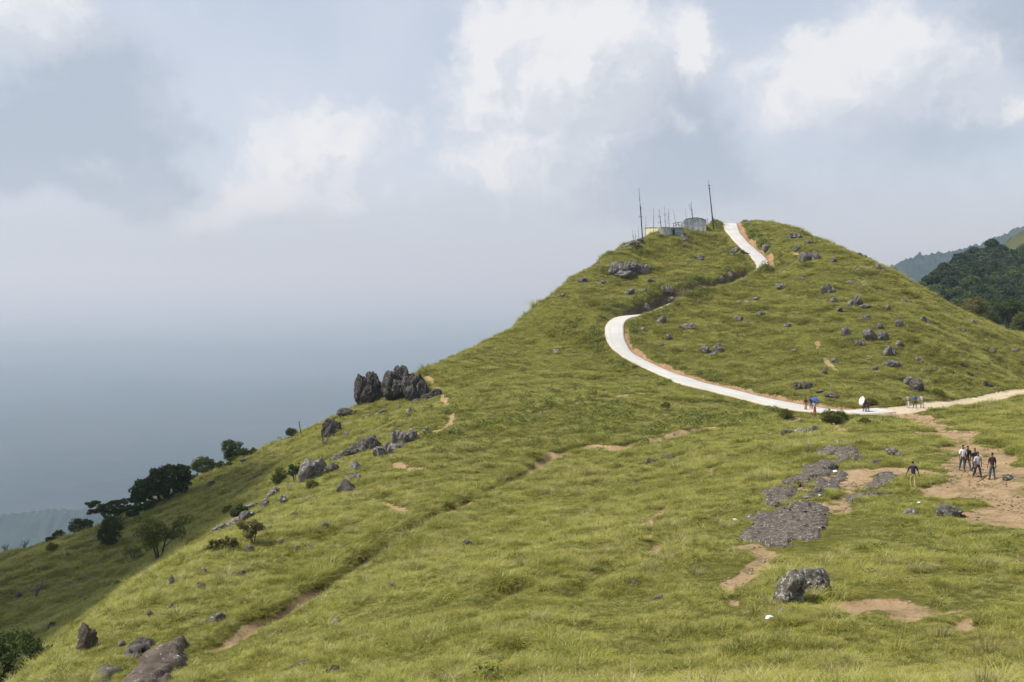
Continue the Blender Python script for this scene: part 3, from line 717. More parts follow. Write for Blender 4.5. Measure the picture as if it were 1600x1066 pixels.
ROCKS = [
(G_TALL, 'boulder', 'boulder', ROCK_T, [
 ((555,600,581,634),'t','tall dark boulder with shrubs on it, leftmost of the skyline trio'),
 ((598,655,573,622),'t','widest of the three tall skyline boulders, standing in the middle'),
 ((630,668,583,626),'t','rounded tall boulder, right one of the skyline trio'),
 ((648,687,607,638),'/','jagged slanting outcrop just below the right tall boulder'),
 ((503,534,651,685),'t','dark pyramid boulder on the ridge beside a dead shrub'),
 ((528,553,638,652),'b','dark flat-topped rock on the skyline between pyramid boulder and trio'),
 ((541,558,641,655),'/','slanting rock leaning against the flat-topped skyline rock')]),
(G_MID, 'boulder', 'boulder', ROCK_L, [
 ((612,651,667,695),'c','pale craggy boulder heap beside the end of the orange trail'),
 ((528,584,686,727),'/','big black slanting boulder below the ridge','D'),
 ((570,596,684,706),'b','dark blocky boulder behind the big black slanting one','D'),
 ((583,613,692,714),'c','grey broken boulder right of the big black slanting one'),
 ((607,632,695,704),'f','low flat rocks between the grey broken boulder and the pale heap'),
 ((661,671,669,680),'b','small pale rock at the left end of the orange trail'),
 ((562,585,672,685),'/','dark low outcrop above the big black slanting boulder','D'),
 ((468,503,716,756),'b','round grey speckled boulder beside a leafy bush'),
 ((508,530,728,744),'b','dark boulder between the round speckled one and the black one','D'),
 ((545,565,724,738),'b','greyish knobbly rock in weeds below the black boulder'),
 ((544,562,740,751),'c','loose pale stones under the knobbly rock'),
 ((526,554,753,770),'b','square dark rock with white lichen patches on open grass','D'),
 ((532,539,733,742),'b','small pointed stone left of the knobbly rock'),
 ((537,545,675,684),'b','small grey stone right of the pyramid boulder'),
 ((635,644,639,650),'b','small grey stone below the right tall boulder'),
 ((620,627,633,641),'b','small upright stone below the middle tall boulder','D'),
 ((589,602,640,649),'/','low brownish rock under the tall trio'),
 ((570,580,649,657),'f','small whitish stone on the slope under the left tall boulder')]),
(G_LOW, 'boulder', 'boulder', ROCK_L, [
 ((334,394,802,838),'/','large lichened boulder half covered by a dark shrub'),
 ((372,396,798,818),'b','dark boulder behind the large lichened one','D'),
 ((402,434,818,836),'c','speckled white and black outcrop, lower half of a pair'),
 ((428,463,804,823),'/','speckled dark outcrop, upper half of a pair','D'),
 ((385,407,785,799),'f','low rounded rock above the shrub-covered boulder'),
 ((408,422,775,794),'b','upright grey rock above the speckled pair'),
 ((418,438,762,777),'b','domed grey rock up the slope from the upright one'),
 ((390,407,767,782),'/','dark and white slanting rock on the left rim of the spur','D'),
 ((435,449,774,786),'b','pale stone right of the upright grey rock'),
 ((450,474,755,765),'f','low brown flat rock below the round speckled boulder','B'),
 ((468,487,774,784),'/','pale flat stone lying on the grass above the speckled pair'),
 ((387,407,741,758),'/','dark ragged rock on the shaded slope','D'),
 ((321,336,751,762),'b','small black boulder alone on the grass near the ridge bushes','D'),
 ((503,514,816,829),'b','small dark upright stone in mid slope grass','D'),
 ((436,443,843,853),'b','small black and white stone below the speckled pair'),
 ((458,469,852,863),'b','grey stone below the speckled pair, left of a twin'),
 ((479,490,852,860),'b','grey stone below the speckled pair, right of a twin'),
 ((385,398,851,864),'b','dark stone in the grass under the weedy shrubs','D'),
 ((292,311,851,869),'/','pale slanting rock on the rim right of the airy tree'),
 ((271,289,870,884),'/','whitish slanting rock on the rim beside the airy tree'),
 ((313,323,886,898),'b','pale upright stone on the upper spur'),
 ((370,383,891,901),'b','dark round stone with white top on the spur','D'),
 ((225,242,878,896),'/','dark slanting rock at the top of the rim chain','D'),
 ((206,226,894,911),'/','dark rock in the middle of the rim chain','D'),
 ((188,203,912,926),'/','pale rock at the bottom of the rim chain'),
 ((200,214,937,948),'/','small flat pale rock below the rim chain'),
 ((258,270,943,957),'/','small white-spotted rock on the lower spur'),
 ((262,272,901,916),'b','small grey upright rock on the spur grass'),
 ((308,321,909,922),'b','dark rounded stone on the spur grass','D'),
 ((229,241,955,968),'b','brownish stone in the grass on the lower spur','B'),
 ((120,151,974,1018),'b','tall brown boulder with white streaks in the lower left corner','B'),
 ((183,195,1001,1011),'b','small pale stone between the tall brown boulder and the whaleback'),
 ((99,106,995,1001),'f','tiny flat stone left of the tall brown boulder','D'),
 ((312,350,957,989),'/','long slanting white-flecked rock above the orange trail'),
 ((289,304,813,823),'/','dark low rock on the shaded slope above the airy tree','D'),
 ((208,220,830,843),'b','grey rock beside the dark lower shrub on the shaded slope'),
 ((99,112,865,875),'b','dark rock in the middle of the shaded slope','D'),
 ((75,89,972,985),'b','grey rock low on the shaded slope by the near tree','D'),
 ((23,35,924,934),'b','dark rock at the left margin of the shaded slope','D'),
 ((452,480,1031,1052),'/','thin dark ledge on the bottom slope, left of another ledge','D'),
 ((498,529,1040,1064),'/','thin dark ledge on the bottom slope under pale stones','D'),
 ((505,529,962,990),'/','broken pale rock standing in long grass'),
 ((598,618,911,931),'/','white-topped broken rock in open grass'),
 ((724,738,843,857),'b','small white and black rock alone in mid grass'),
 ((770,784,966,976),'/','small dark rock in long grass near the bottom','D'),
 ((1010,1034,929,950),'/','dark hollow rock in long grass at bottom centre','D'),
 ((984,1001,905,920),'b','brownish rock sunk in grass above the dark hollow rock','B')]),
(G_SUM, 'outcrop', 'rock outcrop', ROCK_F, [
 ((949,976,406,430),'c','left part of the big dark outcrop below the masts'),
 ((972,1014,404,430),'c','right and larger part of the big dark outcrop below the masts'),
 ((958,992,422,436),'f','lower ledge of the big dark outcrop below the masts'),
 ((966,984,381,393),'/','dark skyline rock left of the masts, lowest of three'),
 ((980,998,374,386),'c','dark skyline rock left of the masts, middle of three'),
 ((994,1006,371,380),'b','dark skyline rock at the foot of the tallest mast'),
 ((898,916,433,449),'/','dark rock jutting from the left skyline'),
 ((926,946,438,452),'/','dark slanting rock between the skyline rock and the big outcrop'),
 ((972,990,451,467),'/','grey slanting rock above the bend of the road'),
 ((996,1012,452,463),'/','paler slanting rock above the bend of the road'),
 ((1011,1023,435,443),'b','small dark rock right of the big outcrop'),
 ((1032,1052,441,458),'c','round grey rock on top of the cut bank'),
 ((1003,1017,471,486),'b','dark round boulder where the lower road disappears'),
 ((1040,1056,464,475),'f','low grey rocks right of the dark round boulder'),
 ((1064,1077,369,379),'b','grey rock just below the arched hut'),
 ((1089,1100,400,407),'b','small pale rock in the middle of the summit slope'),
 ((1108,1114,402,407),'f','tiny pale stone right of the small pale rock'),
 ((1144,1156,386,394),'b','pale rock on the left side of the upper road'),
 ((1140,1153,396,403),'f','low grey rock left of the upper road'),
 ((1157,1175,391,401),'\\','dark rock on the verge of the upper road'),
 ((1191,1203,381,392),'b','dark grey rock on the red verge of the upper road'),
 ((1134,1145,425,436),'b','grey rock set in the dark cut bank'),
 ((1123,1131,430,439),'b','smaller grey rock set in the dark cut bank')]),
(G_EDGE, 'boulder', 'boulder', ROCK_F, [
 ((868,882,459,468),'/','small dark rock on the left skyline under the jutting rock'),
 ((329,345,731,739),'f','small rock on the skyline right of the round ridge bush'),
 ((376,389,715,724),'f','flat rock on the skyline under the tall ridge bush'),
 ((431,451,680,692),'/','skyline rocks under the small round tree'),
 ((400,412,703,711),'f','flat stone on the skyline between scrub and small round tree'),
 ((1232,1252,360,373),'c','dark rock on the right skyline of the hill'),
 ((1160,1176,346,352),'f','low rocks on the skyline right of the road crest')]),
(G_FACE, 'boulder', 'boulder', ROCK_F, [
 ((1249,1283,390,408),'c','long dark outcrop below the right skyline'),
 ((1239,1250,384,393),'b','grey rock left of the long dark outcrop'),
 ((1260,1270,375,383),'b','small dark rock above the long dark outcrop'),
 ((1298,1307,402,409),'b','small dark rock right of the long dark outcrop'),
 ((1338,1361,394,409),'\\','dark slanting rock on the right skyline'),
 ((1369,1389,414,431),'\\','dark slanting rock beneath the right skyline'),
 ((1336,1345,416,425),'b','small black rock between two slanting skyline rocks'),
 ((1212,1231,441,452),'c','grey outcrop in the upper middle of the hill face'),
 ((1247,1258,433,441),'f','low brownish rock near the upper middle outcrop'),
 ((1284,1304,444,459),'c','dark speckled outcrop right of the grey one'),
 ((1322,1332,439,445),'f','small flat dark rock on the upper face'),
 ((1325,1348,461,480),'c','large black and white outcrop on the right face'),
 ((1297,1308,465,474),'b','pale rock left of the large black and white outcrop'),
 ((1308,1327,480,493),'\\','dark slanting rock below the large outcrop'),
 ((1344,1362,476,484),'f','low rocks trailing right from the large outcrop'),
 ((1410,1425,468,478),'\\','low dark rock high on the right face'),
 ((1381,1391,477,486),'b','small dark rock between the large outcrop and the right edge'),
 ((1439,1456,495,512),'\\','black boulder near the right outline of the hill'),
 ((1398,1411,496,513),'b','black and white rock left of the black boulder'),
 ((1345,1367,513,531),'b','largest dark boulder in the middle of the face'),
 ((1315,1327,512,527),'b','dark white-tipped rock left of the largest boulder'),
 ((1371,1386,515,532),'b','dark rock right of the largest boulder'),
 ((1369,1378,504,515),'b','small grey rock above the one right of the largest boulder'),
 ((1335,1351,528,541),'c','pale broken rock under the largest boulder'),
 ((1345,1361,493,502),'f','low dark rocks above the largest boulder'),
 ((1381,1400,536,556),'c','tall speckled outcrop low in the middle of the face'),
 ((1398,1410,532,542),'b','round black rock beside the tall speckled outcrop'),
 ((1380,1405,562,574),'c','row of dark stones below the tall speckled outcrop'),
 ((1431,1446,557,573),'\\','pale rock low on the right face'),
 ((1361,1372,571,580),'b','small pale rock above the white umbrella'),
 ((1494,1513,511,524),'\\','low dark rock on the right shoulder'),
 ((1515,1530,499,513),'\\','dark rock on the right shoulder outline'),
 ((1545,1556,543,553),'b','dark round rock far down the right shoulder'),
 ((1540,1551,555,565),'\\','pale-topped rock under the dark round one'),
 ((1562,1577,564,573),'\\','low black rock right of the pale-topped one'),
 ((1580,1592,545,553),'f','low dark rock near the right margin of the photo'),
 ((1225,1235,504,511),'b','small pale stone in the left middle of the face'),
 ((1299,1309,559,567),'b','small dark stone above the roadside walkers'),
 ((1236,1244,545,552),'b','tiny pale stone low on the left face'),
 ((1063,1086,503,515),'c','pale speckled outcrop right of the first road bend'),
 ((1028,1041,495,507),'b','dark boulder just right of the first road bend'),
 ((1000,1009,510,518),'b','small grey stone right of the red verge at the bend'),
 ((1148,1161,470,476),'f','low grey stone pair on the upper left face, left one'),
 ((1163,1173,470,476),'f','low grey stone pair on the upper left face, right one'),
 ((1176,1186,465,471),'f','whitish stone right of the low grey pair'),
 ((1147,1161,493,502),'b','grey rock in the left face'),
 ((1183,1194,486,495),'b','grey rock up and right of the left face rock'),
 ((1163,1172,502,510),'f','low grey stones under the left face rock'),
 ((1040,1050,521,532),'b','dark round rock below the dark boulder at the bend'),
 ((1030,1038,537,543),'f','small grey stone beside the inner curve of the road'),
 ((1095,1108,540,552),'b','dark rock, left of the trio in the lower left face'),
 ((1114,1128,538,553),'b','dark rock, right of the trio in the lower left face'),
 ((1107,1122,550,559),'f','dark rock, lowest of the trio in the lower left face')]),
(G_FOOT, 'boulder', 'boulder', ROCK_D, [
 ((1240,1272,591,609),'c','speckled outcrop above the walkers with the blue umbrella'),
 ((1412,1427,588,603),'b','pale upright rock of the pair above the three men','L'),
 ((1418,1445,595,612),'b','large dark rock of the pair above the three men'),
 ((1439,1448,590,598),'f','low dark stone right of the pair above the three men'),
 ((1283,1293,576,586),'b','dark stone up the slope from the blue umbrella'),
 ((1499,1514,565,579),'\\','dark white-headed rock on the lower right face'),
 ((1486,1499,580,589),'\\','dark rock left under the white-headed one'),
 ((1511,1526,582,591),'\\','low dark stones right under the white-headed rock'),
 ((1537,1553,596,611),'\\','white-topped rock on the bank above the sandy track'),
 ((1458,1465,573,579),'b','small white-topped stone on the lower right face'),
 ((1275,1290,609,616),'f','brown rocks on the red bank behind the blue umbrella','B'),
 ((1290,1308,613,624),'b','brown earthy rock on the bank right of the blue umbrella','B')]),
(G_NEAR, 'boulder', 'boulder', ROCK_L, [
 ((1218,1262,892,948),'b','big white-lichened boulder, left of the leaning pair'),
 ((1252,1302,884,932),'b','dark leaning boulder, right of the white-lichened one'),
 ((1284,1306,915,930),'f','low brown stone at the foot of the leaning boulder','D'),
 ((1212,1227,946,960),'b','small stone in grass below the white-lichened boulder'),
 ((1466,1500,788,812),'b','grey boulder at the edge of the big trodden patch'),
 ((1494,1516,800,818),'\\','dark pointed rock right of the grey boulder','D'),
 ((1412,1432,795,808),'b','small pale rock left of the grey boulder'),
 ((1386,1422,701,724),'\\','long pale slanting rock between slabs and walkers'),
 ((1566,1588,738,752),'c','dark low rock in grass beside the rightmost walker'),
 ((1218,1242,669,684),'b','dark blocky rock, left end of the outcrop below the road','D'),
 ((1240,1262,668,682),'f','low middle rock of the outcrop below the road'),
 ((1252,1284,662,681),'c','pale-topped rock, right end of the outcrop below the road'),
 ((1258,1285,689,702),'c','grey rock above the uppermost slab'),
 ((1299,1321,688,698),'f','flat pale rock right above the uppermost slab'),
 ((1272,1288,761,774),'b','black and white rock right of the smooth slab'),
 ((1296,1310,722,736),'b','dark pointed rock on the broken ledge','D'),
 ((1336,1352,714,724),'f','low dark stones right of the uppermost slab','D'),
 ((1360,1376,718,727),'f','low grey stones left of the long pale slanting rock','D'),
 ((1252,1268,774,782),'f','pale flat stone between the two lowest slabs'),
 ((1010,1028,714,726),'c','small dark rock on the open slope, left of its neighbour','D'),
 ((1032,1054,711,720),'f','low dark rock on the open slope, right of its neighbour','D'),
 ((862,876,545,556),'f','small pale rock on the slope left of the road bend'),
 ((1224,1232,722,727),'f','tiny pale stone in the grass left of the slabs')]),
]

for g_, name_, cat_, mt_, lst_ in ROCKS:
    for q in lst_: rock(q[0], q[1], mt_ if len(q) < 4 else {'D': ROCK_D, 'L': ROCK_L, 'B': ROCK_B, 'F': ROCK_F}[q[3]], q[2], g_, name_, cat_)

# flat bedrock slabs that follow the ground
SLABS = []
def inside(poly, x, y):
    c = np.zeros(x.shape, bool); n = len(poly)
    for i in range(n):
        x1, y1 = poly[i][:2]; x2, y2 = poly[(i+1) % n][:2]
        t = ((y1 > y) != (y2 > y)); xi = (x2-x1)*(y-y1)/(y2-y1+1e-12)+x1
        c ^= t & (x < xi)
    return c
def slab(pts, label, rise, mat=ROCK_S, group='flat bedrock slabs in the grass', lumps=.10, step=.10):
    Pw = np.array([hit(*q) for q in pts]); lo = Pw.min(0)[:2]-.3; hi = Pw.max(0)[:2]+.3
    xs = np.arange(lo[0], hi[0], step); ys = np.arange(lo[1], hi[1], step); A, B = np.meshgrid(xs, ys, indexing='ij')
    loop = np.concatenate([Pw, Pw[:1]]); dense = resample(loop, 400); d, _ = nearest(dense, A, B, 30)
    ins = inside(Pw, A, B); sd = np.where(ins, d, -d)+fbm(A, B, 1.3, 4, .65)*1.0+.08-np.clip(fbm(A+40, B, 1.9, 4, .7)-.25, 0, 1)*4
    z = ground(A, B)+np.clip(sd*.9, -.6, rise)*1.0+np.abs(fbm(A, B, 1.6, 5, .6))*lumps*1.6-lumps*.4+(fbm(A, B, .5, 3)*.10+np.abs(fbm(A*.5+B*.9, B*.25, .8, 3))*.12)*np.clip(sd*3, 0, 1)
    ok = sd > -.28; nx_, ny_ = A.shape; f = grid_faces(nx_, ny_); okf = ok.ravel(); f = f[okf[f].all(1)]
    V_ = np.stack([A, B, z], -1).reshape(-1, 3); used = np.unique(f); mp = np.zeros(len(V_), int); mp[used] = np.arange(len(used))
    c = V_[used].mean(0); o = fast_mesh('rock_slab', V_[used]-c, mp[f], mat, True); o.location = tuple(c); tag(o, label, 'rock slab', group)
    def test(x, y, P=Pw, lo=lo, hi=hi, G=sd, st=step):
        m = (x > lo[0]) & (x < hi[0]-st) & (y > lo[1]) & (y < hi[1]-st)
        return m & (np.where(m, bil(G, lo[0], lo[1], st, x, y), -1) > -.05)
    SLABS.append(test)
    return o
slab([(1160, 838), (1163, 822), (1180, 808), (1205, 800), (1240, 790), (1262, 785), (1272, 800), (1276, 825), (1268, 842), (1240, 838), (1222, 850), (1200, 856), (1178, 850)], 'broad dark bedrock slab with pale lichen flecks, lowest of the chain of slabs', .14, lumps=.09)
slab([(1193, 780), (1205, 768), (1225, 752), (1245, 745), (1252, 760), (1250, 780), (1232, 788), (1212, 793), (1198, 790)], 'smooth dark bedrock slab just above the lowest broad slab', .16, lumps=.10)
slab([(1228, 752), (1245, 742), (1262, 733), (1280, 724), (1300, 720), (1309, 728), (1303, 740), (1290, 748), (1272, 754), (1256, 762), (1246, 764), (1240, 750)], 'rough broken bedrock ledge climbing to the right above the smooth slab', .18, ROCK_S, lumps=.12)
slab([(1263, 714), (1272, 707), (1290, 702), (1310, 704), (1330, 700), (1343, 708), (1336, 716), (1318, 720), (1298, 716), (1280, 715)], 'streaked bedrock hump, uppermost of the chain of slabs', .28, ROCK_S, lumps=.10)
slab([(1326, 784), (1332, 776), (1348, 768), (1366, 763), (1374, 766), (1362, 773), (1346, 780), (1332, 787)], 'narrow dark slab in the grass below the sandy path', .15)
slab([(1350, 760), (1358, 750), (1372, 742), (1388, 740), (1400, 745), (1396, 753), (1380, 757), (1362, 761)], 'low worn slab half buried in sand beside the path', .05)
slab([(188, 1066), (196, 1052), (212, 1040), (235, 1030), (262, 1018), (288, 1008), (295, 1013), (286, 1026), (276, 1045), (262, 1064), (240, 1085), (200, 1090)], 'long brown whaleback rock with white lichen in the lower left grass', .5, ROCK_B, lumps=.08)
slab([(202, 1026), (215, 1014), (232, 1006), (242, 1004), (238, 1012), (222, 1020), (208, 1028)], 'thin rock ledge just above the long brown whaleback', .3, ROCK_D, lumps=.15)
slab([(146, 1066), (150, 1056), (162, 1046), (185, 1044), (190, 1052), (176, 1064), (160, 1080), (146, 1080)], 'small jagged slab left of the long brown whaleback', .3, ROCK_D, lumps=.25)

slab([(1256, 764), (1275, 756), (1296, 748), (1312, 738), (1318, 746), (1305, 758), (1288, 768), (1270, 776), (1258, 778)], 'low crumbling rock shelf in bare soil right of the broken ledge', .10, ROCK_S, lumps=.12)
slab([(1262, 785), (1275, 788), (1284, 800), (1280, 822), (1268, 838), (1262, 826), (1270, 806)], 'thin flaky rock strip along the right rim of the lowest slab', .08, ROCK_S, lumps=.07)

# ---------------------------------------------------------------- trees and bushes
def mat_leaf(name, a, b, c=None, tr=.25):
    m, N = newmat(name); P_ = position(N)
    n = N.noise(P_, 1.3, 3, .6); k = N.n('ShaderNodeAttribute', attribute_name='b').outputs['Fac']
    col = N.mix(N.math('ADD', N.math('MULTIPLY', n, .5), N.math('MULTIPLY', k, .5)), a, b)
    if c: col = N.mix(N.ss(k, .8, .95, 0, .7), col, c)
    d = N.n('ShaderNodeBsdfDiffuse'); N.link(col, d.inputs[0]); t = N.n('ShaderNodeBsdfTranslucent'); N.link(col, t.inputs[0])
    g = N.n('ShaderNodeBsdfGlossy'); g.inputs[0].default_value = (.8, .85, .8, 1); g.inputs['Roughness'].default_value = .4
    mx = N.n('ShaderNodeMixShader'); mx.inputs[0].default_value = tr; N.link(d.outputs[0], mx.inputs[1]); N.link(t.outputs[0], mx.inputs[2])
    m2 = N.n('ShaderNodeMixShader'); m2.inputs[0].default_value = .0; N.link(mx.outputs[0], m2.inputs[1]); N.link(g.outputs[0], m2.inputs[2])
    o = N.n('ShaderNodeOutputMaterial'); N.link(m2.outputs[0], o.inputs[0]); return m
LEAF_D = mat_leaf('leaf_dark', (.034, .050, .018), (.095, .125, .036))
LEAF_M = mat_leaf('leaf_mid', (.075, .095, .022), (.20, .22, .050), (.26, .26, .07), .35)
LEAF_B = mat_leaf('leaf_brown', (.10, .095, .034), (.24, .215, .075), (.3, .26, .1), .35)
BARK = simple('bark', (.075, .06, .048), .9, .2, 14)
BARKG = simple('bark_grey', (.14, .125, .11), .9, .2, 14)
def leaf_cloud(r, centres, rads, per, size, flat=1.0):
    """leaf-sized faces gathered in clumps; centres (n,3), rads (n,)"""
    n = len(centres)*per; ci = np.repeat(np.arange(len(centres)), per)
    d = r.normal(size=(n, 3)); d /= np.linalg.norm(d, axis=1)[:, None]
    rad = rads[ci]*r.uniform(.35, 1.05, n)**.6; c = centres[ci]+d*rad[:, None]*np.array([1, 1, .8*flat])
    nr = d+r.normal(size=(n, 3))*.7; nr[:, 2] += .35; nr /= np.linalg.norm(nr, axis=1)[:, None]
    u = np.cross(nr, r.normal(size=(n, 3))); u /= np.linalg.norm(u, axis=1)[:, None]; w = np.cross(nr, u)
    s = (size*r.uniform(.6, 1.5, n))[:, None]
    V_ = np.stack([c-u*s, c-w*s*.55, c+u*s, c+w*s*.55], 1).reshape(-1, 3)
    return V_, np.arange(n*4).reshape(n, 4), np.repeat(r.random(n), 4)
def tree(px, py, w, h, style, label, group=None, name='tree', cat='tree', lobes=None, mat=None, parts=True, d=None, per=None):
    """px, py: foot in the photograph; w, h its size there in pixels"""
    RSEED[0] += 1; r = np.random.default_rng(RSEED[0]); b = hit(px, py); k = b[1]/F; W, Hh = w*k, h*k
    root = empty(name, tuple(b-np.array([0, 0, .1])), 0); tag(root, label, cat, group)
    mb = MB(); C = []; RR = []
    if style == 'dense':
        lobes = lobes or [(0, 0, .55, .5)]
        for lx, ly, lz, lr in lobes:              # fractions of W / H
            c = np.array([lx*W, ly*W, lz*Hh]); rx = lr*W; rz = min(lr*W, Hh*(1-lz))*1.0
            n = int(40+60*lr*2)
            for q in range(n):
                dd = r.normal(size=3); dd /= np.linalg.norm(dd); 
                C.append(c+dd*np.array([rx, rx*.9, rz if dd[2] > 0 else max(.1, lz*Hh*.85)])*r.uniform(.5, .92)); RR.append(rx*r.uniform(.16, .30))
        for lx, ly, lz, lr in lobes:
            mb.tube([(0, 0, 0), (lx*W*.7, ly*W*.7, Hh*lz*.4), (lx*W, ly*W, Hh*lz)], [.05*Hh, .035*Hh, .015*Hh], 7)
            for q in range(4):
                a = r.uniform(0, 6.28); mb.tube([(lx*W*.6, ly*W*.6, Hh*lz*.4), (lx*W+math.cos(a)*lr*W*.6, ly*W+math.sin(a)*lr*W*.6, Hh*(lz+.15))], [.022*Hh, .008*Hh], 5)
        size = max(.055, W*.022); per = per or 46
    elif style == 'airy':
        tips = []
        for q in range(3):
            a0 = r.uniform(-.5, .5); top = np.array([(q-1)*.16*W+r.normal()*.03*W, r.normal()*.08*W, Hh*.55])
            mb.tube([(q*.03*W-.03*W, 0, 0), tuple(top*np.array([.5, .5, .45])), tuple(top)], [.028*Hh, .02*Hh, .012*Hh], 6)
            for z in range(7):
                t = r.uniform(.45, 1.0); p0 = top*t; a = r.uniform(0, 6.28); L = W*r.uniform(.18, .42)
                p1 = p0+np.array([math.cos(a)*L, math.sin(a)*L, Hh*r.uniform(.08, .34)]); mb.tube([tuple(p0), tuple((p0+p1)/2+np.array([0, 0, .03*Hh])), tuple(p1)], [.009*Hh, .006*Hh, .003*Hh], 5); tips.append(p1)
                for e in range(2):
                    p2 = p1+np.array([r.normal()*W*.1, r.normal()*W*.1, Hh*r.uniform(-.02, .14)]); mb.tube([tuple(p0*.4+p1*.6), tuple(p2)], [.005*Hh, .002*Hh], 4); tips.append(p2)
        C = tips; RR = [W*r.uniform(.09, .17) for _ in tips]; size = max(.05, W*.022); per = int((per or 30)*3.2)
    elif style == 'flat':
        for lx, lz, lr in [(-.32, .62, .2), (-.08, .80, .22), (.16, .92, .2), (.36, .72, .17), (.05, .58, .22), (-.42, .86, .12), (.44, .52, .1)]:
            for q in range(16):
                a = r.uniform(0, 6.28); u_ = math.sqrt(r.random()); C.append(np.array([lx*W+math.cos(a)*lr*W*u_, math.sin(a)*lr*W*u_*1.1, lz*Hh+r.normal()*.04*Hh])); RR.append(W*.065)
            mb.tube([(0, 0, 0), (lx*W*.35, 0, lz*Hh*.45), (lx*W, 0, lz*Hh)], [.035*Hh, .02*Hh, .008*Hh], 6)
        size = W*.02; per = per or 70
    elif style == 'bare':
        def br(p, d_, L, rd, dep):
            q = p+d_*L; mid_ = (p+q)/2+r.normal(size=3)*L*.06; mb.tube([tuple(p), tuple(mid_), tuple(q)], [rd, rd*.8, rd*.6], 5)
            if dep:
                for e in range(3):
                    nd = d_+r.normal(size=3)*.55; nd[2] = abs(nd[2])*.8+.2; nd /= np.linalg.norm(nd); br(p+(q-p)*r.uniform(.5, 1), nd, L*r.uniform(.5, .8), rd*.55, dep-1)
        for q in range(3): br(np.zeros(3), np.array([r.normal()*.25, r.normal()*.2, 1.0]), Hh*.42, .03*Hh, 3)
    tr = mb.build('trunk', BARKG if style == 'bare' else BARK, root, True)
    if C:
        V_, Q_, B_ = leaf_cloud(r, np.array(C), np.array(RR), per, size, .6 if style == 'flat' else 1.0)
        cr = fast_mesh('crown', V_, Q_, mat or LEAF_D); cr.parent = root; set_attr(cr.data, 'b', B_)
    return root
G_RB = 'dark bushes along the ridge'
tree(252, 786, 92, 62, 'dense', 'widest dark evergreen bush sprawling along the ridge', G_RB, 'bush', 'bush', [(-.30, 0, .36, .22), (-.08, .0, .55, .25), (.2, 0, .78, .27), (.36, 0, .80, .18), (-.42, 0, .12, .12)])
tree(322, 738, 50, 30, 'dense', 'round dark evergreen bush between the widest and the tallest ridge bush', G_RB, 'bush', 'bush', [(-.05, 0, .5, .46), (.36, 0, .25, .25)])
tree(362, 722, 36, 37, 'dense', 'tallest dark evergreen bush on the ridge with a lumpy crown', G_RB, 'bush', 'bush', [(-.12, 0, .72, .36), (.22, 0, .62, .34), (.1, 0, .25, .45)])
tree(391, 711, 38, 13, 'dense', 'low scrub creeping along the skyline right of the tallest ridge bush', G_RB, 'bush', 'bush', [(-.3, 0, .45, .24), (.1, 0, .4, .22), (.4, 0, .3, .14)])
tree(300, 750, 34, 16, 'dense', 'low scrub filling the gap between the widest and the round ridge bush', G_RB, 'bush', 'bush', [(-.25, 0, .4, .26), (.2, 0, .4, .26)])
tree(225, 800, 40, 18, 'dense', 'low scrub at the lower left end of the widest ridge bush', G_RB, 'bush', 'bush', [(-.25, 0, .4, .24), (.15, 0, .5, .28)])
tree(350, 732, 30, 13, 'dense', 'low scrub between the round and the tallest ridge bush', G_RB, 'bush', 'bush', [(-.2, 0, .4, .28), (.25, 0, .4, .24)])
tree(455, 684, 22, 17, 'dense', 'small round dark tree alone on the ridge beside the post', None, 'tree', 'tree', [(0, 0, .62, .46)], LEAF_D)
tree(92, 834, 23, 18, 'dense', 'small dark ball-shaped bush above the track', G_RB, 'bush', 'bush', [(0, 0, .5, .48)])
tree(126, 834, 38, 28, 'dense', 'dark rounded bush beside the flat-crowned tree', G_RB, 'bush', 'bush', [(-.12, 0, .45, .42), (.3, 0, .55, .28)])
tree(176, 826, 72, 48, 'flat', 'dark windswept tree with a layered flat crown on the ridge', None, 'tree', 'tree')
tree(172, 854, 46, 52, 'dense', 'dark bushy tree in front of the flat-crowned one', G_RB, 'tree', 'tree', [(.1, 0, .70, .42), (-.12, 0, .42, .36), (0, 0, .2, .25)])
tree(249, 877, 72, 78, 'airy', 'light green airy tree on the shaded slope with visible forked stems', None, 'tree', 'tree', None, LEAF_M, per=26)
tree(208, 876, 28, 28, 'airy', 'thin sapling left of the airy green tree', None, 'tree', 'tree', None, LEAF_M, per=9)
tree(38, 852, 15, 22, 'bare', 'bare dead shrub on the skyline at the track, right one', 'bare shrubs on the lower left slope', 'bare_shrub', 'shrub')
tree(9, 856, 16, 20, 'bare', 'bare dead shrub on the skyline at the left margin', 'bare shrubs on the lower left slope', 'bare_shrub', 'shrub')
tree(57, 934, 28, 34, 'bare', 'leafless grey shrub in the middle of the shaded slope', 'bare shrubs on the lower left slope', 'bare_shrub', 'shrub')
tree(507, 698, 10, 30, 'bare', 'thin dead shrub in front of the pyramid boulder', None, 'bare_shrub', 'shrub')
tree(78, 848, 16, 12, 'dense', 'small bush on the upper edge of the track', G_RB, 'bush', 'bush', [(0, 0, .5, .46)])
tree(82, 862, 22, 16, 'dense', 'small bush just below the track', G_RB, 'bush', 'bush', [(0, 0, .45, .46)], LEAF_M)
tree(185, 917, 16, 12, 'dense', 'small round green bush low on the shaded slope', G_RB, 'bush', 'bush', [(0, 0, .5, .48)], LEAF_M)
G_MS = 'leafy shrubs among the mid slope boulders'
tree(438, 756, 30, 32, 'dense', 'leafy green bush left of the round speckled boulder', G_MS, 'shrub', 'shrub', [(0, 0, .5, .42), (-.2, 0, .3, .3)], LEAF_M)
tree(460, 756, 18, 36, 'airy', 'thin upright shrub touching the round speckled boulder', G_MS, 'shrub', 'shrub', None, LEAF_D, per=16)
tree(374, 808, 30, 22, 'dense', 'dark shrub growing over the large lichened boulder', G_MS, 'shrub', 'shrub', [(.05, 0, .55, .42), (-.25, 0, .35, .25)])
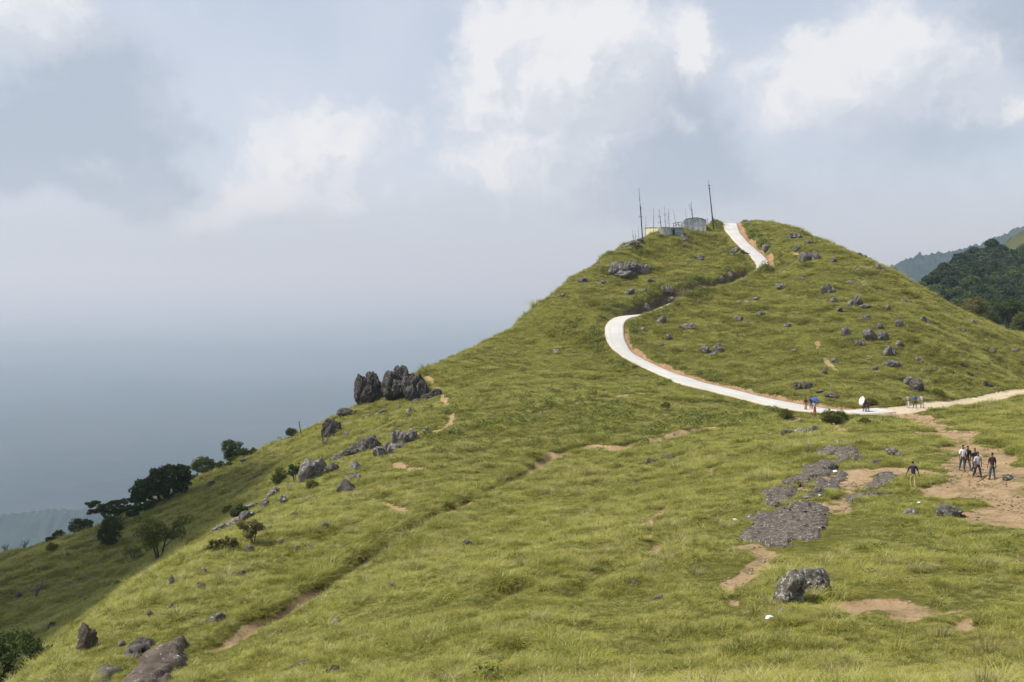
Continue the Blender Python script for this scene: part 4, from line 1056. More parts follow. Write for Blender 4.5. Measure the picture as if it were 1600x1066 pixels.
tree(356, 802, 20, 14, 'dense', 'light green shrub on the top of the large lichened boulder', G_MS, 'shrub', 'shrub', [(0, 0, .45, .46)], LEAF_M)
tree(395, 852, 34, 46, 'airy', 'brownish weedy shrub below the speckled pair', G_MS, 'shrub', 'shrub', None, LEAF_B, per=22)
tree(350, 860, 52, 28, 'dense', 'low weedy scrub under the large lichened boulder', G_MS, 'shrub', 'shrub', [(-.25, 0, .35, .25), (.15, 0, .4, .28)], LEAF_B)
tree(488, 764, 24, 18, 'dense', 'tall grassy clump in front of the round speckled boulder', G_MS, 'shrub', 'shrub', [(0, 0, .4, .46)], LEAF_M)
tree(577, 606, 40, 20, 'dense', 'creeping shrub on top of the leftmost tall boulder', G_MS, 'shrub', 'shrub', [(-.3, 0, .9, .22), (.05, 0, 1.1, .22), (-.42, 0, .4, .12)], per=30)
tree(1304, 664, 46, 28, 'dense', 'dense green bush at the roadside between the two umbrellas', 'bushes at the roadside', 'shrub', 'shrub', [(-.2, 0, .5, .3), (.16, 0, .42, .3), (.38, 0, .2, .16)], LEAF_M)
tree(1350, 668, 26, 18, 'dense', 'small green bush below the woman in purple', 'bushes at the roadside', 'shrub', 'shrub', [(0, 0, .45, .44)], LEAF_M)
tree(1228, 654, 28, 18, 'dense', 'low dark bush at the lower edge of the road', 'bushes at the roadside', 'shrub', 'shrub', [(0, 0, .42, .44)], LEAF_M)
tree(1040, 640, 18, 14, 'dense', 'small dark bush in the grass under the road', None, 'shrub', 'shrub', [(0, 0, .42, .44)], LEAF_M)
tree(1360, 632, 24, 12, 'dense', 'low dark bush on the bank behind the white umbrella', 'bushes on the bank behind the road', 'shrub', 'shrub', [(0, 0, .4, .46)], LEAF_M)
tree(1402, 630, 20, 12, 'dense', 'low dark bush on the bank left of the three men', 'bushes on the bank behind the road', 'shrub', 'shrub', [(0, 0, .4, .46)], LEAF_M)
tree(1465, 620, 26, 14, 'dense', 'low dark bush on the bank right of the three men', 'bushes on the bank behind the road', 'shrub', 'shrub', [(0, 0, .4, .46)], LEAF_M)
# the near treetop that rises past the lower left corner
def near_tree():
    r = np.random.default_rng(5); top = unproj(10, 990, 56); W = 5.2
    root = empty('tree', (top[0], top[1], top[2]-7.4)); tag(root, 'dense dark tree crown rising into the lower left corner', 'tree')
    mb = MB(); mb.tube([(0, 0, -3), (.1, .1, 1.5), (0, 0, 5)], [.3, .24, .12], 8); C = []; RR = []
    for q in range(12):
        a = q*.9; mb.tube([(0, 0, 1.5+q*.2), (math.cos(a)*1.2, math.sin(a)*1.2, 3.4+q*.15), (math.cos(a)*2.2, math.sin(a)*2.2, 4.6+q*.1)], [.1, .06, .03], 5)
    for q in range(190):
        dd = r.normal(size=3); dd /= np.linalg.norm(dd); C.append(np.array([0, 0, 4.8])+dd*np.array([2.9, 2.9, 2.75])*r.uniform(.7, 1.0)); RR.append(r.uniform(.3, .6))
    mb.build('trunk', BARK, root, True)
    V_, Q_, B_ = leaf_cloud(r, np.array(C), np.array(RR), 95, .075); cr = fast_mesh('crown', V_, Q_, LEAF_D); cr.parent = root; set_attr(cr.data, 'b', B_)
near_tree()

# ---------------------------------------------------------------- huts, masts, posts on the summit
TIN = simple('corrugated_tin', (.50, .52, .53), .55, .22, 3.0, .35)
TIN_D = simple('weathered_tin', (.26, .27, .275), .6, .25, 3.0, .3)
GREENSHEET = simple('green_fibre_sheet', (.25, .29, .28), .6, .3, 2.5)
PALE = simple('pale_board', (.55, .56, .55), .7, .1, 3)
YEL = simple('yellow_wall', (.78, .72, .45), .85, .1, 2)
DARK = simple('dark_opening', (.03, .03, .032), .8, .1, 4)
STEEL = simple('galvanised_pipe', (.20, .205, .21), .5, .2, 6, .3)
RUST = simple('rusty_steel', (.10, .075, .062), .75, .25, 6, .2)
WOOD = simple('tarred_wood', (.055, .046, .04), .85, .2, 6)
def corr_panel(mb, p0, p1, z0, zf, n, amp=.03, thick=.02):
    """corrugated sheet wall from p0 to p1 (2-D), its top given by zf(t)"""
    p0, p1 = np.array(p0, float), np.array(p1, float); t_ = (p1-p0)/np.linalg.norm(p1-p0); nn = np.array([-t_[1], t_[0]]); V_ = []
    for i in range(n+1):
        t = i/n; q = p0+(p1-p0)*t+nn*amp*math.cos(i*math.pi)
        q2 = q+nn*thick
        V_ += [(q[0], q[1], z0), (q[0], q[1], zf(t)), (q2[0], q2[1], z0), (q2[0], q2[1], zf(t))]
    Fs = []
    for i in range(n):
        a = 4*i; Fs += [(a, a+4, a+5, a+1), (a+2, a+3, a+7, a+6), (a+1, a+5, a+7, a+3), (a, a+2, a+6, a+4)]
    Fs += [(0, 1, 3, 2), (4*n, 4*n+2, 4*n+3, 4*n+1)]
    mb.add(V_, Fs)
def arched_hut():
    b = hit(1086, 362); d = b[1]; k = d/F; w = 35*k; h = 23*k; hs = h*.68; dp = 5.0
    root = empty('arched_hut', (b[0], b[1]+.3, b[2]-.25), R(-6)); tag(root, 'grey corrugated hut with an arched roof on the summit', 'hut')
    arc = lambda t: hs+(h-hs)*math.sqrt(max(0, 1-(2*t-1)**2*.97))
    m = MB(); corr_panel(m, (-w/2, 0), (w/2, 0), 0, arc, 44); m.build('front_wall', TIN, root)
    for x in (-w/2, w/2):
        m = MB(); corr_panel(m, (x, .06), (x, dp), 0, lambda t: hs+.02, 40); m.build('side_wall', TIN_D, root)
    m = MB(); corr_panel(m, (-w/2, dp), (w/2, dp), 0, arc, 44); m.build('back_wall', TIN, root)
    V_ = []; n = 20; ov = .16
    for i in range(n+1):
        t = i/n; x = -w/2*1.03+w*1.03*t; z = arc(t)+.05
        for y in (-ov, dp+ov): V_ += [(x, y, z), (x, y, z+.05)]
    Fs = []
    for i in range(n):
        a = 4*i; Fs += [(a, a+2, a+6, a+4), (a+1, a+5, a+7, a+3), (a, a+4, a+5, a+1), (a+2, a+3, a+7, a+6)]
    mesh_obj('roof', V_, Fs+[(0, 1, 3, 2), (4*n, 4*n+2, 4*n+3, 4*n+1)], TIN_D, root)
    for x in (-.34, -.12, .12, .34):
        m = MB(); m.box((x*w, -.07, arc(x+.5)*.5), (.06, .05, arc(x+.5)*.98)); m.build('post', TIN_D, root)
    m = MB(); m.box((0, -.10, hs*.98), (w*.98, .04, .07)); m.build('rail', TIN_D, root)
    KEEP.append((b[0], b[1]+2, 2.6)); return root
def low_shed():
    b = hit(1052, 368); d = b[1]; k = d/F; w = 34*k; h = 14.5*k
    root = empty('low_shed', (b[0], b[1]+.2, b[2]-.3), R(10)); tag(root, 'low lean-to shed of grey tin and greenish sheets left of the arched hut', 'shed')
    m = MB(); corr_panel(m, (-w/2, 0), (-w*.16, 0), 0, lambda t: h*.97, 16); m.build('tin_wall', TIN, root)
    m = MB(); corr_panel(m, (-w*.14, .02), (w*.5, .02), 0, lambda t: h*(.99+.03*t), 22, .015); m.build('sheet_wall', GREENSHEET, root)
    for x in (-w/2, w/2):
        m = MB(); corr_panel(m, (x, .06), (x, 3), 0, lambda t: h*.95, 20); m.build('side_wall', TIN_D, root)
    m = MB(); m.box((0, 1.4, h+.06), (w*1.06, 3.4, .05), Matrix.Rotation(R(2), 3, 'X')); m.build('roof', PALE, root)
    m = MB(); m.box((-w*.15, -.04, h*.48), (.14, .06, h*.96)); m.build('post', PALE, root)
    m = MB(); m.box((w*.02, -.03, h*.42), (.5, .03, h*.78)); m.build('door', DARK, root)
    KEEP.append((b[0], b[1]+1.5, 2.4)); return root, b, w, h
arched_hut(); _, sb, sw, sh = low_shed()
def roof_frame():
    root = empty('roof_rack', (sb[0]+.95, sb[1]+1.6, sb[2]-.3+sh+.1)); tag(root, 'dark steel frame with panels standing on the low shed roof', 'frame')
    m = MB()
    for x in (-.75, -.25, .3, .8):
        m.tube([(x, -.3, 0), (x+.1, 0, .95+.1*x)], .035, 6); m.tube([(x+.25, .3, 0), (x+.05, 0, .8)], .03, 6)
    m.tube([(-.85, 0, .78), (.95, 0, 1.12)], .05, 6); m.tube([(-.75, -.2, .4), (.85, -.2, .5)], .035, 6); m.tube([(-.75, -.3, .05), (.3, -.2, .85)], .03, 6); m.tube([(.8, -.3, .05), (0, -.2, .85)], .03, 6)
    m.build('frame', RUST, root)
    for x, z in ((-.45, .82), (.55, 1.0)):
        m = MB(); m.box((x, 0, z), (.62, .5, .05), Matrix.Rotation(R(-12), 3, 'Y')); m.build('panel', WOOD, root)
roof_frame()
def yellow_building():
    b = hit(1021, 364); d = b[1]+5; k = d/F; w = 28*k; h = 11*k; p = unproj(1020, 366.5, d)
    root = empty('yellow_building', tuple(p), R(-38)); tag(root, 'low pale yellow building half hidden behind the summit brow', 'building')
    m = MB(); m.box((0, 1.5, h/2), (w, 3, h)); m.build('wall', YEL, root)
    m = MB(); m.box((0, 1.5, h+.06), (w+.3, 3.3, .10)); m.build('roof', simple('cream_roof', (.66, .62, .46), .8, .08), root)
    for x in (-.5, -.17, .17, .5):
        m = MB(); m.box((x*w*.98, -.03, h*.5), (.08, .05, h)); m.build('post', PALE, root)
yellow_building()
def mast(x0, y0, x1, y1, label, rad=.045, arms=0, mat=None, lattice=False, group='radio masts on the summit', ddist=0):
    rad *= 1.35
    """foot and top as seen; a leaning pole with joints, whip and little cross arms"""
    b = hit(x0, y0); d = b[1]+ddist; b = unproj(x0, y0, d) if ddist else b; t = unproj(x1, y1, d); L = np.linalg.norm(t-b)
    root = empty('radio_mast', tuple(b-np.array([0, 0, .2]))); tag(root, label, 'mast', group)
    v = t-b; m = MB(); pt = lambda s: tuple(v*s+np.array([0, 0, .2*(1-s)]))
    m.tube([(0, 0, 0), pt(.35)], rad*1.25, 8); m.tube([pt(.34), pt(.7)], rad, 8); m.build('pole', mat or STEEL, root)
    m = MB(); m.tube([pt(.69), pt(1.0)], rad*.55, 6); m.build('whip', mat or STEEL, root)
    r = random.Random(int(x0*7))
    for q in range(arms):
        s = .45+.5*q/max(1, arms); c = pt(s); a = r.uniform(0, 3.1); l = .3+.25*r.random()
        m = MB(); m.tube([(c[0]-math.cos(a)*l, c[1]-math.sin(a)*l, c[2]), (c[0]+math.cos(a)*l, c[1]+math.sin(a)*l, c[2]+.05)], rad*.45, 5)
        m.tube([(c[0]+math.cos(a)*l, c[1]+math.sin(a)*l, c[2]-.25), (c[0]+math.cos(a)*l, c[1]+math.sin(a)*l, c[2]+.3)], rad*.4, 5); m.build('cross_arm', mat or STEEL, root)
    if lattice:
        m = MB()
        for s in np.linspace(.05, .62, 14): c = pt(s); m.box(c, (.22, .22, .03))
        for a in (0, 2.1, 4.2):
            c1, c2 = pt(.03), pt(.64); o = (math.cos(a)*.1, math.sin(a)*.1)
            m.tube([(c1[0]+o[0], c1[1]+o[1], c1[2]), (c2[0]+o[0], c2[1]+o[1], c2[2])], .028, 5)
        m.build('lattice', mat or STEEL, root)
    return root
mast(1004, 372, 998.4, 292.5, 'tallest radio mast, with a lattice lower half, at the left brow', .055, 3, RUST, True)
mast(1008.5, 368, 1009.4, 337, 'short thin mast just right of the tallest mast', .035, 1)
mast(990.8, 376, 987.8, 357, 'shortest mast of the leftmost pair', .03, 0)
mast(993, 375, 992.2, 359, 'second short mast of the leftmost pair', .03, 1)
mast(998.4, 373, 996.8, 351, 'thin mast immediately left of the tallest mast', .03, 0)
mast(1021, 366, 1021.4, 322.5, 'upright mast in front of the yellow building', .04, 1, None)
mast(1034, 364, 1029.9, 326, 'rusty leaning mast at the left end of the low shed', .05, 2, RUST)
mast(1041.2, 366, 1037.6, 320.6, 'tall thin mast rising from the middle of the low shed front', .042, 2, None)
mast(1046.2, 367, 1044.3, 325, 'knobbly mast in front of the low shed', .045, 4, None)
mast(1056.4, 352, 1051.8, 325.6, 'faint leaning whip behind the frame on the shed', .028, 0, None, False, 'radio masts on the summit', 4)
mast(1073.8, 352, 1070.4, 323, 'faint thin whip behind the left side of the arched hut', .028, 0, None, False, 'radio masts on the summit', 4)
def cross_mast():
    r_ = mast(1083.4, 352, 1079.8, 314, 'dark mast with crossed leaning aerials behind the arched hut', .05, 1, RUST, False, 'radio masts on the summit', 8)
    k = (hit(1086, 362)[1]+8)/F
    for dx0, dy0, dx1, dy1 in ((-1.5, 17, -8.5, 33), (-1.6, 18, -5.6, 34)):
        m = MB(); m.tube([(dx0*k, 0, dy0*k+.2), (dx1*k, .1, dy1*k+.2)], .03, 6); m.build('aerial', RUST, r_)
cross_mast()
def table_aerial():
    b = hit(1107, 352); k = b[1]/F; root = empty('aerial_stand', tuple(b+np.array([0, 2, -.1]))); tag(root, 'small four-legged stand between the arched hut and the tall pole', 'stand')
    m = MB(); s = 2.2*k; h = 11*k
    for x, y in ((-1, -1), (1, -1), (1, 1), (-1, 1)): m.tube([(x*s, y*s*.5, 0), (x*s*.5, y*s*.3, h)], .03, 5)
    m.build('leg_frame', STEEL, root); m = MB(); m.box((0, 0, h), (2*s, s, .05)); m.build('top', STEEL, root)
table_aerial()
def tall_pole():
    b = hit(1115.3, 360); d = b[1]; t = unproj(1107.6, 288, d); tt = unproj(1106.9, 281.5, d); v = t-b; v2 = tt-b
    root = empty('utility_pole', tuple(b-np.array([0, 0, .3]))); tag(root, 'tall dark leaning utility pole beside the road crest', 'utility pole')
    m = MB(); m.tube([(0, 0, 0), tuple(v*.5+np.array([0, 0, .3])), tuple(v+np.array([0, 0, .3]))], [.16, .12, .08], 10); m.build('pole', WOOD, root)
    m = MB(); m.tube([tuple(v*.98+np.array([0, 0, .3])), tuple(v2+np.array([0, 0, .3]))], .03, 6); m.build('whip', RUST, root)
    for s, l in ((.97, .28), (.90, .22)):
        c = v*s+np.array([0, 0, .3]); m = MB(); m.box(tuple(c), (l*1.6, .1, .12)); m.build('cross_arm', RUST, root)
        for x in (-1, 1):
            m = MB(); m.tube([(c[0]+x*l*.7, c[1], c[2]), (c[0]+x*l*.7, c[1], c[2]+.2)], [.05, .035], 8); m.build('insulator', PALE, root)
    m = MB(); c = v*.32; m.tube([tuple(c+np.array([0, 0, .3])), (1.2*.45+.4, -.2, .1)], .05, 6); m.build('stay', WOOD, root)
    m = MB(); m.tube([(-.12, -.14, .2), tuple(v*.42+np.array([.02, -.14, .3]))], .05, 6); m.build('splint', WOOD, root)
tall_pole()
def ridge_post():
    b = hit(471, 680); t = unproj(467.2, 659, b[1]); root = empty('post', tuple(b-np.array([0, 0, .2]))); tag(root, 'thin leaning post on the ridge beside the small round tree', 'post')
    v = t-b; m = MB(); m.tube([(0, 0, 0), tuple(v+np.array([0, 0, .2]))], [.08, .055], 8); m.build('pole', WOOD, root)
    m = MB(); m.box(tuple(v*.97+np.array([0, 0, .2])), (.3, .06, .06)); m.build('cross_arm', WOOD, root)
ridge_post()
def litter(px, py, s, label, col=(.8, .8, .78)):
    b = hit(px, py); RSEED[0] += 1; v, f = chunk(RSEED[0], (s, s*.7, s*.45), (0, 0, s*.3), 3, 7, .4)
    o = fast_mesh('plastic_bag', v, f, MATS.get('white_plastic') or simple('white_plastic', col, .5, .06, 10)); o.location = tuple(b+np.array([0, 0, .12])); tag(o, label, 'litter', 'white litter in the grass'); KEEP.append((b[0], b[1], s*1.3))
litter(1204, 973, .16, 'crumpled white plastic bag in the grass below the leaning boulder pair')
litter(1305, 741, .18, 'white plastic bag lying under the broken ledge')
litter(1149, 817, .12, 'small white scrap in the grass left of the lowest slab')
litter(1436, 790, .12, 'small white scrap in the grass below the man in navy')
litter(1281, 778, .10, 'white scrap beside the lowest pair of slabs')

# ---------------------------------------------------------------- people
SKIN = simple('brown_skin', (.16, .085, .05), .6, .06, 8)
HAIR = simple('black_hair', (.012, .010, .010), .6, .1, 30)
_CL = {}
def cloth(nm, c, pat=None):
    if nm in _CL: return _CL[nm]
    if pat:
        m, N = newmat(nm); tc = N.n('ShaderNodeTexCoord').outputs['Object']; ck = N.n('ShaderNodeTexChecker'); N.link(tc, ck.inputs[0]); ck.inputs['Scale'].default_value = 14
        n = N.noise(tc, 10, 4, .6); col = N.mix(ck.outputs['Fac'], c, pat); finish(N, N.mix(N.ss(n, .4, .7, 0, .3), col, tuple(x*.7 for x in c)), .9, n, .3, .01)
    else: m = simple(nm, c, .9, .1, 9)
    _CL[nm] = m; return m
def skin_mesh(name, pts, edges, rads, mat, parent, sub=1, root=0):
    me = bpy.data.meshes.new(name); me.from_pydata([tuple(p) for p in pts], edges, []); me.materials.append(mat)
    o = bpy.data.objects.new(name, me); COL.objects.link(o); o.parent = parent
    md = o.modifiers.new('skin', 'SKIN'); md.use_smooth_shade = True
    sv = me.skin_vertices[0].data
    for i, r_ in enumerate(rads): sv[i].radius = r_ if isinstance(r_, tuple) else (r_, r_)
    sv[root].use_root = True
    if sub: s = o.modifiers.new('sub', 'SUBSURF'); s.levels = sub; s.render_levels = sub
    return o
def skeleton(h, lean=0, legs=((.25, 0), (-.2, .25)), arms=((.3, .25), (-.25, .2)), spread=.045, head=(0, 0)):
    """joints for a person h tall facing -Y; legs: (hip swing, knee bend), arms: (shoulder swing, elbow bend) in radians, left then right"""
    s = h/1.75; J = {}
    hipz = .92*s
    V_ = lambda x, y, z: np.array([x, y, z])*1.0
    def fwd(a, L): return np.array([0, -math.sin(a)*L, -math.cos(a)*L])
    sp = lambda L: np.array([0, -math.sin(lean)*L, math.cos(lean)*L])
    J['pel'] = V_(0, 0, hipz); J['wai'] = J['pel']+sp(.16*s); J['che'] = J['pel']+sp(.36*s); J['nkb'] = J['pel']+sp(.52*s)
    hd = lean*.6+head[0]; hv = np.array([math.sin(head[1])*.3, -math.sin(hd), math.cos(hd)])
    J['nkt'] = J['nkb']+hv*.075*s; J['hd1'] = J['nkt']+hv*.085*s+np.array([0, -.012*s, 0]); J['hd2'] = J['hd1']+hv*.10*s
    J['nose'] = J['hd1']+np.array([0, -.105*s, .015*s]); J['chin'] = J['hd1']+np.array([0, -.055*s, -.06*s])
    for i, sd in enumerate((1, -1)):
        a, kb = legs[i]; J['hip', i] = J['pel']+V_(sd*.09*s, 0, -.05*s); J['kne', i] = J['hip', i]+fwd(a, .43*s)+V_(sd*.015*s, 0, 0)
        J['ank', i] = J['kne', i]+fwd(a-kb, .40*s); fa = a-kb
        J['toe', i] = J['ank', i]+np.array([sd*.03*s, -.17*s, -.035*s])
        J['hee', i] = J['ank', i]+np.array([0, .04*s, -.04*s])
        a, eb = arms[i]; J['sho', i] = J['nkb']+V_(sd*.185*s, 0, -.045*s)
        J['elb', i] = J['sho', i]+fwd(a, .29*s)+V_(sd*spread*s, 0, 0); J['wri', i] = J['elb', i]+fwd(a+eb, .25*s)+V_(sd*spread*.5*s, 0, 0)
        dv = (J['wri', i]-J['elb', i]); dv /= np.linalg.norm(dv); J['pal', i] = J['wri', i]+dv*.075*s; J['dv', i] = dv
    low = min(J['ank', 0][2], J['ank', 1][2])-.075*s
    for k in J:
        if not (isinstance(k, tuple) and k[0] == 'dv'): J[k] = J[k]-np.array([0, 0, low])
    return J, s
def person(px, py, h, rz, label, group, top, bottom, pose={}, woman=False, longs=False, hair_long=False, sleeve=.5, untuck=0):
    b = hit(px, py); root = empty('person', tuple(b+np.array([0, 0, -.0])), rz); tag(root, label, 'person', group); J, s = skeleton(h, **pose)
    KEEP.append((b[0], b[1], .22))
    names = []; P_ = []; E_ = []; Rr = []
    def v(key, r_, frm=None):
        names.append(key); P_.append(J[key] if not isinstance(key, np.ndarray) else key); Rr.append(r_ if isinstance(r_, tuple) else (r_*1.0, r_*1.0))
        Rr[-1] = (Rr[-1][0]*s, Rr[-1][1]*s)
        if frm is not None: E_.append((frm, len(P_)-1))
        return len(P_)-1
    a0 = v('pel', (.115, .09)); a1 = v('wai', (.10, .08), a0); a2 = v('che', (.125, .09), a1); a3 = v('nkb', (.07, .06), a2); a4 = v('nkt', .05, a3); a5 = v('hd1', (.078, .085), a4); a6 = v('hd2', (.068, .078), a5)
    v('nose', .016, a5); v('chin', .026, a5)
    for i in (0, 1):
        q = v(('hip', i), .082, a0); q = v(('kne', i), .055, q); q = v(('ank', i), .038, q); v(('hee', i), .03, q); v(('toe', i), (.034, .022), q)
        q = v(('sho', i), .052, a3); q = v(('elb', i), .040, q); q = v(('wri', i), .026, q); pl = v(('pal', i), (.036, .018), q)
        dv = J['dv', i]; sdv = np.array([0, 1.0, 0]); n2 = np.cross(dv, sdv); n2 /= np.linalg.norm(n2)+1e-9
        for f_, L in enumerate((.070, .082, .078, .060)):
            base = J['pal', i]+sdv*(f_-1.5)*.019*s+dv*.018*s; mid_ = base+dv*L*.55*s+n2*.004*s; end = base+dv*L*s*.95-n2*(.018 if i == 0 else -.018)*s
            P_.append(base); Rr.append((.009*s, .009*s)); E_.append((pl, len(P_)-1)); P_.append(mid_); Rr.append((.008*s,)*2); E_.append((len(P_)-2, len(P_)-1)); P_.append(end); Rr.append((.007*s,)*2); E_.append((len(P_)-2, len(P_)-1))
        th = J['wri', i]*.45+J['pal', i]*.55-sdv*.03*s; P_.append(th); Rr.append((.010*s,)*2); E_.append((pl, len(P_)-1)); P_.append(th-sdv*.025*s+dv*.045*s); Rr.append((.008*s,)*2); E_.append((len(P_)-2, len(P_)-1))
    skin_mesh('body', P_, E_, Rr, SKIN, root, 1, 0)
    # face: eyes and mouth sit in the head, hair caps it
    D, Fc = ico(3); hc = (J['hd1']*.42+J['hd2']*.58)+np.array([0, .018*s, .018*s]); hr = np.array([.078, .092, .088])*s
    hm = D[:, 1]*1.0+D[:, 2]*.85 > -.05
    HV = D*(1+.06*fb3(D*4+px, 3)[:, None])*hr; 
    fk = Fc[hm[Fc].all(1)]; us = np.unique(fk); mp = np.zeros(len(D), int); mp[us] = np.arange(len(us))
    hv_ = HV[us]+hc; ho = mesh_obj('hair', hv_, mp[fk], HAIR, root, True); sm = ho.modifiers.new('thick', 'SOLIDIFY'); sm.thickness = .008
    if hair_long: skin_mesh('braid', [hc+np.array([0, .07*s, 0]), hc+np.array([0, .11*s, -.18*s]), hc+np.array([0, .10*s, -.42*s])], [(0, 1), (1, 2)], [.04*s, .032*s, .014*s], HAIR, root)
    # shirt follows torso and upper arms
    P2 = []; E2 = []; R2 = []
    def w(p, r_, f=None):
        P2.append(p); R2.append((r_[0]*s, r_[1]*s) if isinstance(r_, tuple) else (r_*s, r_*s)); 
        if f is not None: E2.append((f, len(P2)-1))
        return len(P2)-1
    c0 = w(J['pel']+np.array([0, 0, -.02*s-untuck*s]), (.152, .128)); c1 = w(J['wai'], (.140, .115), c0); c2 = w(J['che'], (.165, .125), c1); c3 = w(J['nkb']+np.array([0, 0, -.01*s]), (.095, .08), c2)
    for i in (0, 1):
        q = w(J['sho', i], .070, c3); e = J['sho', i]+(J['elb', i]-J['sho', i])*min(1, sleeve*2); q = w(e, .060, q)
        if sleeve > .5: q = w(J['elb', i]+(J['wri', i]-J['elb', i])*(sleeve-.5)*2, .042, q)
    skin_mesh('shirt', P2, E2, R2, top, root, 1)
    if longs:                                       # a long skirt or draped sari, ring by ring with folds
        n = 28; V_ = []; zs = np.linspace(J['pel'][2]+.06*s, .05*s, 9); cx = (J['ank', 0]+J['ank', 1])/2
        for z in zs:
            t = (zs[0]-z)/(zs[0]-zs[-1]); c = J['pel']*(1-t)+cx*t; rx = (.135+.075*t)*s; ry = (.115+.095*t)*s
            for k in range(n):
                a = 2*math.pi*k/n; f_ = 1+.05*t*math.sin(a*7)+.03*t*math.sin(a*11+2); V_.append((c[0]+rx*f_*math.cos(a), c[1]+ry*f_*math.sin(a), z))
        Fs = [(i*n+k, i*n+(k+1) % n, (i+1)*n+(k+1) % n, (i+1)*n+k) for i in range(8) for k in range(n)]+[tuple(range(n))]
        mesh_obj('skirt', V_, Fs, bottom, root, True)
    else:
        P3 = [J['pel']+np.array([0, 0, .03*s]), J['pel']+np.array([0, 0, -.03*s])]; R3 = [(.125*s, .10*s), (.128*s, .105*s)]; E3 = [(0, 1)]
        for i in (0, 1):
            P3.append(J['hip', i]); R3.append((.098*s,)*2); E3.append((1, len(P3)-1))
            P3.append(J['kne', i]); R3.append((.070*s,)*2); E3.append((len(P3)-2, len(P3)-1)); P3.append(J['ank', i]+np.array([0, 0, .01*s])); R3.append((.058*s,)*2); E3.append((len(P3)-2, len(P3)-1))
        skin_mesh('trousers', P3, E3, R3, bottom, root, 1)
        for i in (0, 1):
            skin_mesh('shoe', [J['hee', i]+np.array([0, .01, .0]), (J['hee', i]+J['toe', i])/2+np.array([0, 0, .0]), J['toe', i]], [(0, 1), (1, 2)], [(.046*s, .04*s), (.05*s, .036*s), (.042*s, .026*s)], cloth('dark_shoe', (.05, .045, .045)), root)
    return root, J, s
G_A = 'walkers on the trodden path'; G_B = 'people on the road at the foot of the hill'
DEN = cloth('denim', (.055, .075, .11)); DEND = cloth('dark_denim', (.03, .035, .05))
walk1 = dict(legs=((.48, .12), (-.40, .30)), arms=((-.42, .25), (.45, .5)), lean=.06)
walk2 = dict(legs=((-.38, .35), (.45, .10)), arms=((.5, .7), (-.35, .2)), lean=.05, head=(.1, .2))
walk3 = dict(legs=((.15, .12), (-.18, .12)), arms=((.1, .2), (-.1, .2)), lean=.05)
person(1503.6, 736, 1.66, .1, 'person in a white shirt and jeans, half hidden behind the one in black', G_A, cloth('white_shirt', (.72, .72, .72)), DEN, walk3)
person(1511.0, 735.5, 1.66, -.1, 'person in a black shirt and jeans in front of the white shirted one', G_A, cloth('black_shirt', (.015, .015, .018)), DEN, walk1)
person(1521.6, 740, 1.64, .2, 'person in black almost hidden behind the one in the checked shirt', G_A, cloth('black_shirt', (.015, .015, .018)), DEND, walk2)
person(1527.0, 748, 1.70, .05, 'person in a pale grey checked shirt and dark jeans walking foremost', G_A, cloth('check_shirt', (.50, .52, .56), (.30, .32, .38)), DEND, dict(legs=((.42, .08), (-.30, .35)), arms=((-.35, .15), (.35, .25)), spread=.09))
person(1549.8, 750, 1.66, math.pi+.2, 'person in a dark maroon shirt and jeans, rightmost of the walkers', G_A, cloth('maroon_shirt', (.055, .028, .035)), DEN, dict(legs=((.12, .05), (-.14, .08)), arms=((.08, .15), (-.12, .15)), lean=.06))
person(1426.5, 763, 1.62, math.pi-.15, 'person in a navy shirt and khaki trousers stepping down alone with arms held out', G_A, cloth('navy_shirt', (.022, .018, .055)), cloth('khaki', (.36, .30, .12)), dict(legs=((.28, .35), (-.15, .1)), arms=((.1, .1), (-.1, .1)), spread=.13, lean=.28, head=(.3, 0)), untuck=.02)
person(1258.8, 642, 1.58, math.pi*.9, 'woman in an orange-brown sari standing left of the blue umbrella', G_B, cloth('dark_blouse', (.06, .03, .03)), cloth('orange_sari', (.36, .17, .08)), walk3, True, True, True)
person(1267.0, 641, 1.66, math.pi*.95, 'person in dark blue standing behind the blue umbrella', G_B, cloth('dark_blue_shirt', (.02, .03, .09)), cloth('brown_cloth', (.12, .07, .05)), walk3)
_, J3, s3 = person(1272.8, 648, 1.62, math.pi, 'woman in a red skirt and pale blue top under the blue umbrella', G_B, cloth('pale_blue_top', (.42, .50, .66)), cloth('red_skirt', (.42, .03, .035)), dict(legs=((.1, .05), (-.1, .05)), arms=((.1, .1), (.35, 1.9)), spread=.05), True, True, True)
person(1350.2, 645.5, 1.68, math.pi*1.05, 'person in dark clothes holding the white umbrella', G_B, cloth('dark_violet', (.03, .025, .05)), cloth('charcoal_cloth', (.045, .035, .04)), dict(legs=((.1, .05), (-.1, .05)), arms=((.35, 1.9), (.1, .1)), spread=.05))
person(1355.8, 645.2, 1.58, math.pi, 'person in a purple and magenta top beside the white umbrella', G_B, cloth('magenta_top', (.20, .02, .10)), cloth('dark_purple', (.06, .03, .11)), walk3)
person(1418.8, 637.8, 1.72, math.pi*.85, 'man in a grey shirt and pale trousers, left of the three men', G_B, cloth('grey_shirt', (.26, .27, .28)), cloth('pale_trousers', (.42, .44, .50)), walk1)
person(1429.4, 638.2, 1.68, math.pi*1.05, 'man in a bright blue shirt and dark trousers, middle of the three men', G_B, cloth('bright_blue_shirt', (.02, .12, .50)), DEND, dict(legs=((.2, .05), (-.2, .05)), arms=((.2, .2), (-.2, .2))))
person(1440.6, 638.0, 1.70, math.pi, 'man in a pale pink shirt and grey trousers, right of the three men', G_B, cloth('pink_shirt', (.52, .44, .47)), cloth('grey_trousers', (.25, .26, .30)), walk3)
